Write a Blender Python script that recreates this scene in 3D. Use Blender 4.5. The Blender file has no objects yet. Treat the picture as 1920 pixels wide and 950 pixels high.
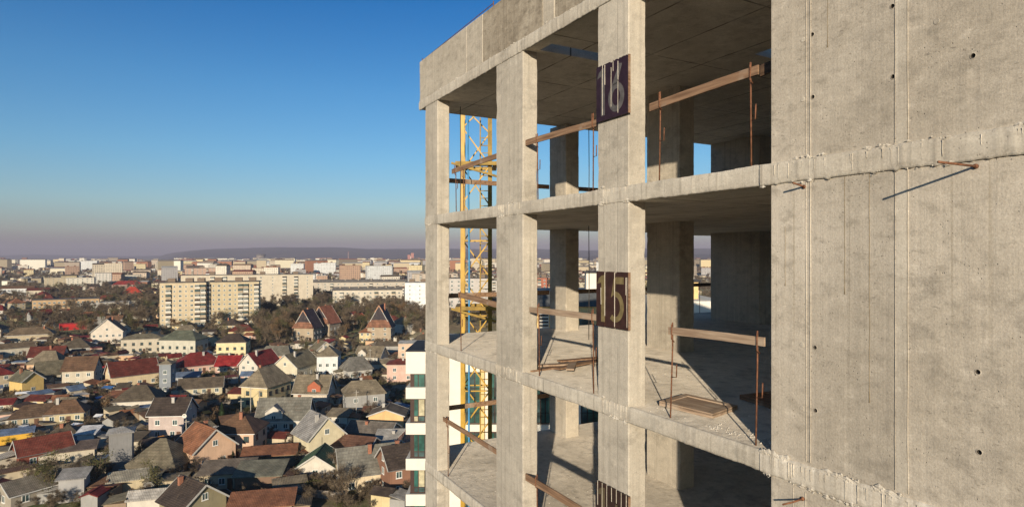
import bpy, bmesh, math, random
from mathutils import Vector, Matrix, noise
R = math.radians
random.seed(7)
sc = bpy.context.scene
COL = sc.collection
# ------------------------------------------------------------------ camera, sky, sun, exposure
F, CX, CY = 1163.0, 960.0, 480.0          # focal length and vanishing point in photo pixels (1920 wide)
cd = bpy.data.cameras.new('camera'); cam = bpy.data.objects.new('camera', cd); COL.objects.link(cam)
cam.rotation_euler = (R(90), 0, 0); cd.sensor_width = 36; cd.lens = 36 * F / 1920
cd.shift_y = (CY - 475) / 1920; cd.clip_start = .1; cd.clip_end = 60000
sc.camera = cam
SUN_EL = 13.0
SH = Vector((-.122, -1, 0)).normalized()
SD = Vector((SH.x * math.cos(R(SUN_EL)), SH.y * math.cos(R(SUN_EL)), math.sin(R(SUN_EL))))
w = bpy.data.worlds.new('World'); sc.world = w; w.use_nodes = True
nt = w.node_tree; nt.nodes.clear()
sky = nt.nodes.new('ShaderNodeTexSky'); sky.sky_type = 'NISHITA'; sky.sun_disc = False
sky.sun_elevation = R(SUN_EL); sky.sun_rotation = math.atan2(SH.x, SH.y) % (2 * math.pi)
sky.altitude = 300; sky.air_density = 1.0; sky.dust_density = .6; sky.ozone_density = 2.2
hs = nt.nodes.new('ShaderNodeHueSaturation'); hs.inputs['Saturation'].default_value = 1.12
bg = nt.nodes.new('ShaderNodeBackground'); bg.inputs['Strength'].default_value = .10
wo = nt.nodes.new('ShaderNodeOutputWorld')
tcw = nt.nodes.new('ShaderNodeTexCoord'); sxw = nt.nodes.new('ShaderNodeSeparateXYZ'); crw = nt.nodes.new('ShaderNodeValToRGB'); mxw = nt.nodes.new('ShaderNodeMix')
mxw.data_type = 'RGBA'; mxw.blend_type = 'MULTIPLY'; mxw.inputs[0].default_value = 1
nt.links.new(tcw.outputs['Generated'], sxw.inputs[0]); nt.links.new(sxw.outputs[2], crw.inputs[0])
SKY_TINT = [(0., (.33, .295, .51)), (.018, (.45, .41, .60)), (.036, (.61, .61, .75)), (.075, (.68, .79, .89)), (.15, (.55, .82, .97)), (.25, (.38, .76, .98)), (.40, (.06, .55, .92)), (.6, (.32, .6, .75)), (1., (.4, .5, .6))]
while len(crw.color_ramp.elements) < len(SKY_TINT): crw.color_ramp.elements.new(.5)
for e, (p, c) in zip(crw.color_ramp.elements, SKY_TINT): e.position = p
for e, (p, c) in zip(crw.color_ramp.elements, SKY_TINT): e.color = (*c, 1)
nt.links.new(sky.outputs[0], hs.inputs['Color']); nt.links.new(hs.outputs[0], mxw.inputs[6]); nt.links.new(crw.outputs[0], mxw.inputs[7]); nt.links.new(mxw.outputs[2], bg.inputs['Color']); nt.links.new(bg.outputs[0], wo.inputs['Surface'])
sd = bpy.data.lights.new('sun', 'SUN'); sd.energy = 5.0; sd.angle = R(.5); sd.color = (1, .86, .66)
so = bpy.data.objects.new('sun', sd); COL.objects.link(so)
so.rotation_euler = SD.to_track_quat('Z', 'Y').to_euler()
sc.view_settings.view_transform = 'Standard'; sc.view_settings.look = 'None'
sc.view_settings.exposure = .38; sc.view_settings.gamma = 1; sc.view_settings.use_curve_mapping = False
HAZE_D, HAZE_C = 1e-4, (.57, .545, .68, 1)
sc.cycles.use_denoising = True; sc.cycles.max_bounces = 10; sc.cycles.diffuse_bounces = 8
sc.cycles.volume_bounces = 0; sc.cycles.volume_max_steps = 8
sc.cycles.sample_clamp_indirect = 4

# ------------------------------------------------------------------ helpers
GZ = -46.0                                  # ground level below the camera
MW = {}                                     # world matrix of each thing
def at(x, y, z=GZ):                         # photo pixel -> world point on the level z
    Y = -z * F / (y - CY); return Vector(((x - CX) / F * Y, Y, z))
def px(v): return CX + F * v.x / v.y, CY - F * v.z / v.y
def thing(name, label, cat, loc, rz=0, group=None):
    o = bpy.data.objects.new(name, None); COL.objects.link(o); o.empty_display_size = .5
    o.location = loc; o.rotation_euler = (0, 0, rz); o['label'] = label; o['category'] = cat
    if group: o['group'] = group
    MW[o.name] = Matrix.Translation(loc) @ Matrix.Rotation(rz, 4, 'Z')
    return o
def tag(o, label=None, cat=None, group=None, kind=None):
    for k, v in (('label', label), ('category', cat), ('group', group), ('kind', kind)):
        if v: o[k] = v
    return o
class MB:
    def __init__(s): s.v = []; s.f = []; s.m = []
    def add(s, vs, fs, mi=0):
        n = len(s.v); s.v += [Vector(p) for p in vs]; s.f += [tuple(i + n for i in f) for f in fs]; s.m += [mi] * len(fs); return s
    def box(s, x0, x1, y0, y1, z0, z1, mi=0):
        return s.add([(x, y, z) for z in (z0, z1) for y in (y0, y1) for x in (x0, x1)],
                     [(0, 2, 3, 1), (4, 5, 7, 6), (0, 1, 5, 4), (2, 6, 7, 3), (0, 4, 6, 2), (1, 3, 7, 5)], mi)
    def prism(s, poly, z0, z1, mi=0):
        n = len(poly)
        return s.add([(x, y, z0) for x, y in poly] + [(x, y, z1) for x, y in poly],
                     [tuple(range(n))[::-1], tuple(range(n, 2 * n))] + [(i, (i + 1) % n, (i + 1) % n + n, i + n) for i in range(n)], mi)
    def beam(s, a, b, w, h, mi=0, up=(0, 0, 1)):
        a = Vector(a); b = Vector(b); d = (b - a).normalized(); u = Vector(up)
        x = d.cross(u)
        if x.length < 1e-4: x = d.cross(Vector((1, 0, 0)))
        x.normalize(); y = x.cross(d).normalized(); x *= w / 2; y *= h / 2
        return s.add([p + i * x + j * y for p in (a, b) for i, j in ((-1, -1), (1, -1), (1, 1), (-1, 1))],
                     [(0, 1, 2, 3), (7, 6, 5, 4)] + [(i, i + 4, (i + 1) % 4 + 4, (i + 1) % 4) for i in range(4)], mi)
    def tube(s, pts, rads, n=6, mi=0, cap=True):
        pts = [Vector(p) for p in pts]
        if not hasattr(rads, '__len__'): rads = [rads] * len(pts)
        vs = []
        for i, p in enumerate(pts):
            d = (pts[min(i + 1, len(pts) - 1)] - pts[max(i - 1, 0)]).normalized()
            x = d.cross(Vector((0, 0, 1)) if abs(d.z) < .9 else Vector((1, 0, 0))).normalized(); y = d.cross(x)
            vs += [p + rads[i] * (math.cos(2 * math.pi * k / n) * x + math.sin(2 * math.pi * k / n) * y) for k in range(n)]
        fs = [(i * n + k, i * n + (k + 1) % n, (i + 1) * n + (k + 1) % n, (i + 1) * n + k) for i in range(len(pts) - 1) for k in range(n)]
        if cap: fs += [tuple(range(n))[::-1], tuple((len(pts) - 1) * n + k for k in range(n))]
        return s.add(vs, fs, mi)
    def mesh(s, name, mats, M=None, smooth=False):
        me = bpy.data.meshes.new(name)
        me.from_pydata([(M @ p) if M else p for p in s.v], [], s.f)
        for m in (mats if isinstance(mats, (list, tuple)) else [mats]): me.materials.append(m)
        me.polygons.foreach_set('material_index', s.m)
        if smooth: me.polygons.foreach_set('use_smooth', [True] * len(s.f))
        me.update(); return me
    def build(s, name, mats, parent=None, M=None, smooth=False, label=None):
        if M is not None and parent is not None:
            top = parent
            while top.parent: top = top.parent
            M = MW[top.name].inverted() @ M
        me = s.mesh(name, mats, M, smooth)
        o = bpy.data.objects.new(name, me); COL.objects.link(o); o.parent = parent
        if label: o['label'] = label
        return o
def inst(name, me, parent, loc=(0, 0, 0), rz=0, scale=None, label=None):
    o = bpy.data.objects.new(name, me); COL.objects.link(o); o.parent = parent
    o.location = loc; o.rotation_euler = (0, 0, rz)
    if scale: o.scale = scale
    if label: o['label'] = label
    return o

# ---- node helpers
class NT:
    def __init__(s, name):
        s.mat = bpy.data.materials.new(name); s.mat.use_nodes = True; s.t = s.mat.node_tree
        s.b = s.t.nodes['Principled BSDF']; s.b.inputs['Roughness'].default_value = .85
        s.b.inputs['Specular IOR Level'].default_value = .3; s.b.inputs['Diffuse Roughness'].default_value = 0.
    def n(s, typ, props=None, **ins):
        nd = s.t.nodes.new('ShaderNode' + typ)
        for k, v in (props or {}).items(): setattr(nd, k, v)
        for k, v in ins.items():
            k = k.replace('_', ' ')
            i = nd.inputs[int(k[1:])] if k[0] == 'i' and k[1:].isdigit() else nd.inputs[k]
            if isinstance(v, bpy.types.NodeSocket): s.t.links.new(v, i)
            else: i.default_value = v
        return nd
    def co(s, scale=(1, 1, 1), rot=(0, 0, 0), src='Object'):
        if not hasattr(s, 'tc'): s.tc = s.n('TexCoord')
        return s.n('Mapping', Vector=s.tc.outputs[src], Scale=scale, Rotation=rot).outputs[0]
    def noise(s, scale, detail=4, rough=.55, vec=None, dist=0):
        return s.n('TexNoise', Vector=vec or s.co(), Scale=scale, Detail=detail, Roughness=rough, Distortion=dist).outputs[0]
    def ramp(s, fac, a, b, lo=0., hi=1.):
        return s.n('MapRange', Value=fac, From_Min=a, From_Max=b, To_Min=lo, To_Max=hi).outputs[0]
    def mix(s, fac, a, b, mode='MIX'):
        nd = s.t.nodes.new('ShaderNodeMix'); nd.data_type = 'RGBA'; nd.blend_type = mode
        for i, v in ((0, fac), (6, a), (7, b)):
            if isinstance(v, bpy.types.NodeSocket): s.t.links.new(v, nd.inputs[i])
            else: nd.inputs[i].default_value = v if i == 0 else (*v[:3], 1)
        return nd.outputs[2]
    def m(s, op, a, b=0.):
        return s.n('Math', {'operation': op}, i0=a, i1=b).outputs[0]
    def out(s, col, rough=None, bump=None, strength=.3, dist=.01):
        if isinstance(col, bpy.types.NodeSocket): s.t.links.new(col, s.b.inputs['Base Color'])
        else: s.b.inputs['Base Color'].default_value = (*col, 1)
        if rough is not None: s.b.inputs['Roughness'].default_value = rough
        if bump is not None:
            bn = s.n('Bump', Height=bump, Strength=strength, Distance=dist)
            s.t.links.new(bn.outputs[0], s.b.inputs['Normal'])
        return s.mat
def plain(name, col, rough=.8, var=.15, scale=3., metal=0.):
    s = NT(name); n1 = s.noise(scale, 5)
    c = s.mix(s.ramp(n1, .35, .65), [v * (1 - var) for v in col], [min(1, v * (1 + var)) for v in col])
    s.b.inputs['Metallic'].default_value = metal
    return s.out(c, rough)

def line_mask(s, coord, spacing, width, offset=0., wob=None):     # thin lines every `spacing` along one axis
    v = s.m('ADD', coord, offset)
    if wob is not None: v = s.m('ADD', v, wob)
    f = s.m('PINGPONG', v, spacing / 2)
    return s.ramp(f, width, width * .35, 0., 1.)
def concrete(name, light=(.42, .37, .29), dark=(.30, .26, .20), streak=.5, tones=None, boards=None, joints=None, fleck=.5, patch=.5, bump=.5, drips=0., warm=(.25, .21, .15)):
    s = NT(name)
    big = s.noise(.55, 7, .6, dist=.4)
    mid = s.noise(5., 7, .62, s.co((1, 1, 1.7)))
    fine = s.noise(55., 5, .7)
    col = s.mix(s.ramp(big, .36, .66), dark, light)
    col = s.mix(s.m('MULTIPLY', s.ramp(mid, .52, .70), patch), col, [c * .66 for c in dark])
    col = s.mix(s.m('MULTIPLY', s.ramp(mid, .44, .30), .5), col, [min(1, c * 1.18) for c in light])
    # short dark flecks
    fl = s.noise(16., 3, .6, s.co((1, 1, 2.6)))
    col = s.mix(s.m('MULTIPLY', s.m('MULTIPLY', s.ramp(fl, .60, .72), s.ramp(s.noise(1.3, 3), .42, .6)), fleck), col, [c * .5 for c in dark])
    # vertical streaks
    st = s.noise(1., 4, .55, s.co((13, 13, .30)))
    col = s.mix(s.m('MULTIPLY', s.ramp(st, .54, .70), streak), col, [c * .74 for c in dark])
    col = s.mix(s.m('MULTIPLY', s.ramp(st, .42, .28), streak * .7), col, [min(1, c * 1.22) for c in light])
    if drips:
        dr = s.noise(1., 2, .5, s.co((19, 19, .13))); zsep = s.n('SeparateXYZ', Vector=s.tc.outputs['Object']).outputs['Z']; zf_ = s.ramp(zsep, 44.6, 46.6, .05, 1.)
        g = s.noise(1., 2, .5, s.co((1.1, 1.1, .3)))
        col = s.mix(s.m('MULTIPLY', s.m('MULTIPLY', s.m('MULTIPLY', s.ramp(dr, .60, .64), s.ramp(g, .46, .58)), zf_), drips), col, warm)
    if tones:
        s.co(); sp = s.n('SeparateXYZ', Vector=s.tc.outputs['Object'])
        rt = s.n('ValToRGB', Fac=s.ramp(sp.outputs['Y'], -9. + 1.0, -9. + 4.4)); rt.color_ramp.interpolation = 'CONSTANT'
        while len(rt.color_ramp.elements) < len(tones): rt.color_ramp.elements.new(.5)
        for e, (p, v) in zip(rt.color_ramp.elements, tones): e.position = (p - 1.0) / 3.4
        for e, (p, v) in zip(rt.color_ramp.elements, tones): e.color = (v, v * .995, v * .98, 1)
        col = s.mix(1., col, rt.outputs[0], 'MULTIPLY')
    if True:
        cl = s.m('MULTIPLY', s.ramp(s.noise(2.2, 6, .7, s.co((1, 1, 1.5))), .50, .62), s.ramp(s.noise(.7, 2), .45, .6))
        col = s.mix(s.m('MULTIPLY', cl, .55), col, [c * .62 for c in dark])
    # pits
    vo = s.n('TexVoronoi', {'feature': 'F1'}, Vector=s.co(), Scale=24.)
    pit = s.m('MULTIPLY', s.ramp(vo.outputs['Distance'], .16, .07), s.ramp(s.noise(3.1, 2), .52, .6))
    col = s.mix(s.m('MULTIPLY', pit, .65), col, [c * .35 for c in dark])
    col = s.mix(.5, col, s.mix(s.ramp(fine, .3, .7), (.50, .48, .46), (1.05, 1.05, 1.05)), 'MULTIPLY')
    col = s.mix(1., col, (1.13, 1.135, 1.165), 'MULTIPLY')
    h = s.m('ADD', s.m('MULTIPLY', fine, .45), s.m('MULTIPLY', mid, 1.3))
    h = s.m('ADD', h, s.m('MULTIPLY', st, .8))
    h = s.m('SUBTRACT', h, s.m('MULTIPLY', pit, 1.))
    if boards or joints:
        sep = s.n('SeparateXYZ', Vector=s.tc.outputs['Object'])
        wob = s.m('MULTIPLY', s.m('SUBTRACT', s.noise(1.2, 3), .5), .03)
        if boards:
            lm = line_mask(s, sep.outputs['Y'], boards, .007, .03, wob)
            lm2 = s.m('MULTIPLY', lm, s.ramp(s.noise(.9, 2), .40, .55, .1, 1.))
            col = s.mix(s.m('MULTIPLY', lm2, .4), col, [c * .45 for c in dark]); h = s.m('SUBTRACT', h, s.m('MULTIPLY', lm2, 1.2))
        if joints:
            a = line_mask(s, sep.outputs['X'], joints[0], .022, .3, wob)
            b = line_mask(s, sep.outputs['Y'], joints[1], .022, .5, wob)
            lm = s.m('MAXIMUM', a, b); br = s.ramp(s.noise(2.5, 4), .35, .6, .25, 1.)
            lm = s.m('MULTIPLY', lm, br)
            col = s.mix(s.m('MULTIPLY', lm, 1.), col, [c * .25 for c in dark]); h = s.m('SUBTRACT', h, s.m('MULTIPLY', lm, 1.5))
            cell = s.n('TexBrick', {'offset': .0}, Vector=s.co((1 / joints[0], 1 / joints[1], 0)), Scale=1., Color1=(.86, .86, .86, 1), Color2=(1, 1, 1, 1), Mortar=(1, 1, 1, 1), Mortar_Size=0., Brick_Width=1., Row_Height=1.)
            col = s.mix(.8, col, cell.outputs[0], 'MULTIPLY')
    return s.out(col, .9, h, bump, .012)

M_wall = concrete('wall concrete', (.50, .45, .375), (.385, .34, .275), streak=.08, tones=[(1., .91), (1.55, 1.), (2.95, 1.10), (3.045, .93), (3.35, .99), (3.87, 1.05)], fleck=1., patch=.75, drips=.0)
M_wall_low = concrete('wall concrete with runs', (.50, .45, .375), (.385, .34, .275), streak=.16, tones=[(1., .92), (1.55, 1.03), (2.95, 1.10), (3.045, .90), (3.48, .96), (3.87, 1.06)], fleck=.9, patch=.65, drips=.75)
M_col = concrete('column concrete', (.51, .46, .375), (.39, .35, .285), streak=.5, boards=.31, fleck=.35, patch=.35)
M_slab = concrete('slab soffit concrete', (.72, .655, .54), (.57, .51, .41), streak=.0, joints=(1.22, 2.44), fleck=.5, patch=.5)
M_floor = concrete('floor screed', (.56, .50, .405), (.41, .365, .295), streak=0, fleck=.35, patch=.75, bump=.9)
M_floor.node_tree.nodes['Principled BSDF'].inputs['Diffuse Roughness'].default_value = .55
M_edge = concrete('slab edge concrete', (.56, .51, .42), (.41, .365, .295), streak=.9, fleck=.3, patch=.35, bump=.35)
M_par = concrete('parapet concrete', (.51, .455, .365), (.38, .335, .265), streak=.45, fleck=.6, patch=.6, bump=.6)
M_par_stain = concrete('stained parapet concrete', (.43, .375, .29), (.24, .20, .145), streak=.6, fleck=.8, patch=.8, bump=.7)
M_in = concrete('interior column concrete', (.54, .48, .38), (.42, .37, .29), streak=.5, boards=.5, fleck=.3, patch=.4)
M_crumb = concrete('set cement slurry', (.64, .59, .50), (.47, .42, .34), streak=1., fleck=.2, patch=.3, bump=.25, drips=.9, warm=(.20, .165, .115))

def wood(name, a=(.36, .215, .13), b=(.20, .11, .06)):
    s = NT(name)
    g = s.noise(1., 6, .6, s.co((14, 1.6, 30)), .3); k = s.noise(2.5, 3)
    col = s.mix(s.ramp(g, .35, .68), b, a); col = s.mix(s.m('MULTIPLY', s.ramp(k, .55, .7), .5), col, (.42, .36, .29))
    return s.out(col, .85, g, .4, .004)
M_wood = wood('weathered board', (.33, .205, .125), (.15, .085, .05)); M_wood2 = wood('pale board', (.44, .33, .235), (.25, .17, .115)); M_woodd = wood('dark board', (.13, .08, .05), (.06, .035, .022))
M_rust = plain('rusty rebar', (.17, .075, .04), .8, .4, 30)
M_dark = plain('painted recess shade and dark cable', (.05, .042, .035), .9)  # shade inside holes and recesses put into the colour; also the cable tone
M_yel = plain('crane yellow paint', (.44, .265, .035), .45, .18, 2.); M_yeld = plain('crane yellow with dirt and painted shade', (.26, .165, .03), .6, .3, 4.)
M_blue = plain('blue hose rubber', (.06, .24, .46), .5)

# ------------------------------------------------------------------ the unfinished concrete frame (own axes: q into the building, t along the facade)
AN = math.atan2(.4862, .8739)
BM = Matrix.Rotation(AN, 4, 'Z')            # (q, t, z) -> world
Q0 = 5.45
frame = thing('concrete_building_frame', 'unfinished raw concrete high rise frame with open floors and no glazing', 'building', BM @ Vector((Q0, 9, GZ)), AN)
LV = {'L3': -4.95, 'L2': -2.04, 'L1': .95}; TH = .21; SOF = 3.61
def fz(p, s=1.): return noise.noise(Vector(p) * s)
def rough_box(q0, q1, t0, t1, z0, z1, name, mat, parent=frame, seg=.04, bev=.010, amp=.005, M=BM):
    m = MB(); n = max(2, int((z1 - z0) / seg)); vs = []
    cs = [(q0, t0, 1, 1), (q1, t0, -1, 1), (q1, t1, -1, -1), (q0, t1, 1, -1)]
    for i in range(n + 1):
        z = z0 + (z1 - z0) * i / n
        for k, (q, t, sq, st) in enumerate(cs):
            j = abs(fz((k * 7.3 + q, t * 3, z * 9))) ; j2 = max(0, fz((k * 3.1 + t, q * 3, z * 3.7)) - .25) * 3
            b = bev + amp * 2 * j + amp * 3 * j2
            o = amp * .5 * fz((k, t, z * 2.1))
            a1 = (q + o, t + st * b); a2 = (q + sq * b, t + o)
            vs += [(*p, z) for p in ((a1, a2) if k in (0, 2) else (a2, a1))]
    fs = [(i * 8 + k, i * 8 + (k + 1) % 8, (i + 1) * 8 + (k + 1) % 8, (i + 1) * 8 + k) for i in range(n) for k in range(8)]
    fs += [tuple(range(8))[::-1], tuple(n * 8 + k for k in range(8))]
    m.add(vs, fs)
    return m.build(name, mat, parent, M)
def slab_parts(z_top, far_t, th=TH, low=False, parent=frame):
    m = MB(); poly = [(Q0 + .03, -5), (20, -5), (20, 16.3), (15.2, 16.3), (15.2, far_t), (6.0, far_t), (6.0, 14.12), (Q0 + .03, 14.12)]
    return m, poly
fronts = []
def front_edge(z0, z1, t0, t1, name, mat, q=Q0, amp=.010, jag=.012, seg=.022, top=True, seed=0., drip=0.):
    """irregular cast face of a slab edge: a displaced grid with ragged top and bottom lines and a back return"""
    m = MB(); nt_ = int((t1 - t0) / seg); nz = max(4, int((z1 - z0) / .02)); vs = []
    for i in range(nt_ + 1):
        t = t0 + (t1 - t0) * i / nt_
        jt = jag * (fz((t * 2.3, seed, 1)) + .9 * max(0, fz((t * 9, seed, 3))) + .35 * fz((t * 37, seed, 2)))
        jb = jag * (fz((t * 2.9, seed, 5)) + 1.3 * max(0, fz((t * 11, seed, 7)))) + drip * max(0, fz((t * 16, seed, 9)) - .12) * 2.4
        for k in range(nz + 1):
            u = k / nz; z = z0 - jb + (z1 + jt - z0 + jb) * u
            d = amp * (.7 * fz((t * 3.1, z * 3, seed)) + .55 * max(0, fz((t * 19, z * 1.3, seed + 3)) - .1) * 2 + .16 * fz((t * 45, z * 30, seed)))
            e = 0
            if u < .14 or u > .88: e = .006 + .010 * abs(fz((t * 21, u, seed)))
            vs.append((q - d + e, t, z))
        vs.append((q + .05, t, z1)); vs.append((q + .05, t, z0))
    w_ = nz + 3
    fs = [(i * w_ + k, i * w_ + k + 1, (i + 1) * w_ + k + 1, (i + 1) * w_ + k) for i in range(nt_) for k in range(nz)]
    fs += [(i * w_ + nz, i * w_ + nz + 1, (i + 1) * w_ + nz + 1, (i + 1) * w_ + nz) for i in range(nt_)]
    fs += [(i * w_ + nz + 2, i * w_, (i + 1) * w_, (i + 1) * w_ + nz + 2) for i in range(nt_)]
    m.add(vs, fs)
    return m.build(name, mat, frame, BM, True)
def floor_mesh(zt, far_t, name='floor_slab', bumps=True):
    m = MB(); zb = zt - TH
    poly = [(Q0 + .03, -5), (20, -5), (20, 16.3), (15.2, 16.3), (15.2, far_t), (5.8, far_t), (5.8, 14.12), (Q0 + .03, 14.12)]
    n = len(poly)
    m.add([(x, y, zb) for x, y in poly], [tuple(range(n))[::-1]], 0)
    m.add([(x, y, zt) for x, y in poly], [tuple(range(n))], 1)
    m.add([(x, y, z) for z in (zb, zt) for x, y in poly], [(i, (i + 1) % n, (i + 1) % n + n, i + n) for i in range(n)], 2)
    return m.build(name, [M_slab, M_floor, M_edge], frame, BM)
COLS = [(13.34, 14.11), (9.41, 10.42), (6.56, 7.25)]
def storey(zf, zc, first):
    """columns and walls standing on the floor zf up to the soffit zc"""
    for a, b in COLS: rough_box(Q0 + .004, Q0 + .305, a, b, zf, zc, 'column', M_col)
    rough_box(9.5, 9.93, 14.05, 14.88, zf, zc, 'column', M_in, amp=.005)
    rough_box(9.5, 9.93, 9.77, 10.8, zf, zc, 'column', M_in, amp=.005)
    rough_box(15.44, 16.4, 12.57, 14.48, zf, zc, 'wall_panel', M_in, amp=.004)
    rough_box(13.0, 13.3, -3.0, 7.2, zf, zc, 'wall_panel', M_in, amp=.004)
    rough_box(17.4, 17.7, 4.0, 9.0, zf, zc, 'wall_panel', M_in, amp=.004)
zs = [-4.95, -2.04, .95]
for z in zs: floor_mesh(z, 15.0)
floor_mesh(-7.9, 15.0)
# thickened leading edges
for z, sd_ in ((-4.95, 2.), (-2.04, 5.), (.95, 9.)):
    front_edge(z - TH, z + .004, -5, 4.42, 'slab_edge', M_crumb if z < 0 else M_edge, Q0 - .020, amp=.009, jag=.009, seed=sd_, drip=.016)
    front_edge(z - TH, z + .004, 4.42, 14.12, 'slab_edge', M_edge, Q0 - .004, amp=.007, jag=.010, seed=sd_ + 1)
storey(-7.9, -4.95 - TH, 0); storey(-4.95, -2.04 - TH, 0); storey(-2.04, .95 - TH, 0); storey(.95, SOF, 0)
# storeys further down, plain copies of one storey
zz = -7.9
while zz > GZ + 2:
    z2 = max(zz - 2.95, GZ)
    for a, b in COLS: MB().box(Q0 + .004, Q0 + .305, a, b, z2, zz - TH).build('column', M_col, frame, BM)
    for a, b in ((14.05, 14.88), (9.77, 10.8)): MB().box(9.5, 9.93, a, b, z2, zz - TH).build('column', M_in, frame, BM)
    MB().box(Q0 + .02, Q0 + .3, -5, 4.29, z2, zz - TH).build('shear_wall', M_wall, frame, BM)
    MB().box(17.4, 17.7, 4, 9, z2, zz - TH).build('wall_panel', M_in, frame, BM)
    if z2 > GZ: floor_mesh(z2, 15.0)
    zz = z2
# roof slab with two shaft openings, and upstands round them
holes = [(5.72, 7.6, 8.90, 9.27), (9.2, 10.6, 7.25, 7.6)]
mr = MB()
qs = sorted({Q0 + .03, 20, 5.72, 7.6, 9.2, 10.6}); ts = sorted({-5, 14.5, 8.90, 9.27, 7.25, 7.6})
for i in range(len(qs) - 1):
    for j in range(len(ts) - 1):
        qc, tc_ = (qs[i] + qs[i + 1]) / 2, (ts[j] + ts[j + 1]) / 2
        if any(a < qc < b and c < tc_ < d for a, b, c, d in holes): continue
        for z, o in ((SOF, 0), (SOF + TH, 1)):
            v = [(qs[i], ts[j], z), (qs[i + 1], ts[j], z), (qs[i + 1], ts[j + 1], z), (qs[i], ts[j + 1], z)]
            mr.add(v if o else v[::-1], [(0, 1, 2, 3)], o)
for a, b, c, d in holes + [(Q0 + .03, 20, -5, 14.5)]:
    mr.add([(x, y, z) for z in (SOF, SOF + TH) for x, y in ((a, c), (b, c), (b, d), (a, d))], [(i, (i + 1) % 4, (i + 1) % 4 + 4, i + 4) for i in range(4)], 0)
mr.build('roof_slab', [M_slab, M_floor], frame, BM)
front_edge(SOF - .015, SOF + .20, 4.30, 14.5, 'roof_slab_edge', M_edge, Q0 - .012, amp=.010, jag=.014, seed=14.)
# parapet in cast bays of slightly different colour
PB = [(4.3, 5.6, 0), (5.6, 6.75, 1), (6.75, 7.05, 0), (7.05, 8.4, 1), (8.4, 8.75, 0), (8.75, 11.0, 1), (11.0, 11.75, 0), (11.75, 14.5, 0)]
for a, b, k in PB:
    rough_box(Q0 + .004 * (k + 1), Q0 + .2, a + .003, b - .003, SOF + .19, 4.78, 'parapet', M_par_stain if k else M_par, seg=.04, bev=.006, amp=.008 if k else .005)
rough_box(Q0 + .2, 19.8, 14.3, 14.495, SOF + .21, 4.78, 'parapet', M_par)
m = MB(); m.tube([(Q0 + .04, 14.4, 4.80), (Q0 + .04, 10.6, 4.86)], .008); m.tube([(Q0 + .04, 14.4, 4.72), (Q0 + .04, 14.4, 4.86)], .01); m.tube([(Q0 + .04, 10.6, 4.72), (Q0 + .04, 10.6, 4.9)], .01)
m.build('parapet_wire', M_rust, frame, BM)
# facade shear wall on the near side, with real form-tie holes cut in it
HOLES = [(3.827, 2.139), (3.822, 1.535), (3.071, 2.146), (3.066, 1.54), (2.461, 1.548), (3.799, -.878), (3.794, -1.482), (3.026, -.879), (3.022, -1.488), (2.428, -.89), (2.418, -1.503), (2.44, 2.15), (3.81, 2.75), (3.07, 2.75)]
def shear_wall(z0, z1, mat, name='shear_wall'):
    q = Q0 + .003; hs_ = [h for h in HOLES if z0 < h[1] < z1]; m = MB()
    m.box(Q0 + .025, Q0 + .25, -5, 4.288, z0, z1)
    # front skin split into cells; a cell round each hole gets a round opening and a tube going in
    ts_ = sorted({-5., 4.288} | {v for t, _ in hs_ for v in (round(t - .06, 3), round(t + .06, 3))})
    zs_ = sorted({z0, z1} | {v for _, z in hs_ for v in (round(z - .06, 3), round(z + .06, 3))})
    # keep lines apart
    for i in range(len(ts_) - 1):
        for j in range(len(zs_) - 1):
            a, b, c, d = ts_[i], ts_[i + 1], zs_[j], zs_[j + 1]
            if b - a < 1e-4 or d - c < 1e-4: continue
            hh = None
            for t, z in hs_:
                if t - .0601 <= (a + b) / 2 <= t + .0601 and z - .0601 <= (c + d) / 2 <= z + .0601: hh = (t, z)
            if hh: continue
            m.add([(q, a, c), (q, a, d), (q, b, d), (q, b, c)], [(0, 1, 2, 3)])
    for t, z in hs_:
        n = 16; sq = []; ci = []; ci2 = []
        for k in range(n):
            an = 2 * math.pi * k / n; c_, s_ = math.cos(an), math.sin(an); sc_ = .06 / max(abs(c_), abs(s_))
            r = .018 * (1 + .1 * fz((k, t * 9, z * 9)))
            sq.append((q, t + sc_ * c_, z + sc_ * s_)); ci.append((q, t + r * c_, z + r * s_)); ci2.append((q + .019, t + r * .8 * c_, z + r * .8 * s_))
        m.add(sq + ci, [(k, (k + 1) % n, (k + 1) % n + n, k + n) for k in range(n)])
        m.add(ci + ci2, [(k, (k + 1) % n, (k + 1) % n + n, k + n) for k in range(n)], 1)
        m.add(ci2, [tuple(range(n))], 1)
        # plastic cone ring, slightly proud
        for r0, r1, mi in ((.020, .026, 0),):
            rr = [(q - .004, t + r0 * math.cos(6.2832 * k / n), z + r0 * math.sin(6.2832 * k / n)) for k in range(n)] + [(q - .001, t + r1 * math.cos(6.2832 * k / n), z + r1 * math.sin(6.2832 * k / n)) for k in range(n)]
            m.add(rr, [(k, (k + 1) % n, (k + 1) % n + n, k + n) for k in range(n)], mi)
    m.box(Q0 + .004, Q0 + .25, 4.288, 4.295, z0, z1)
    return m.build(name, [mat, M_dark], frame, BM)
shear_wall(.95, 6.6, M_wall); shear_wall(-2.04, .95 - TH, M_wall_low); shear_wall(-4.95, -2.04 - TH, M_wall); shear_wall(-7.9, -4.95 - TH, M_wall)
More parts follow.
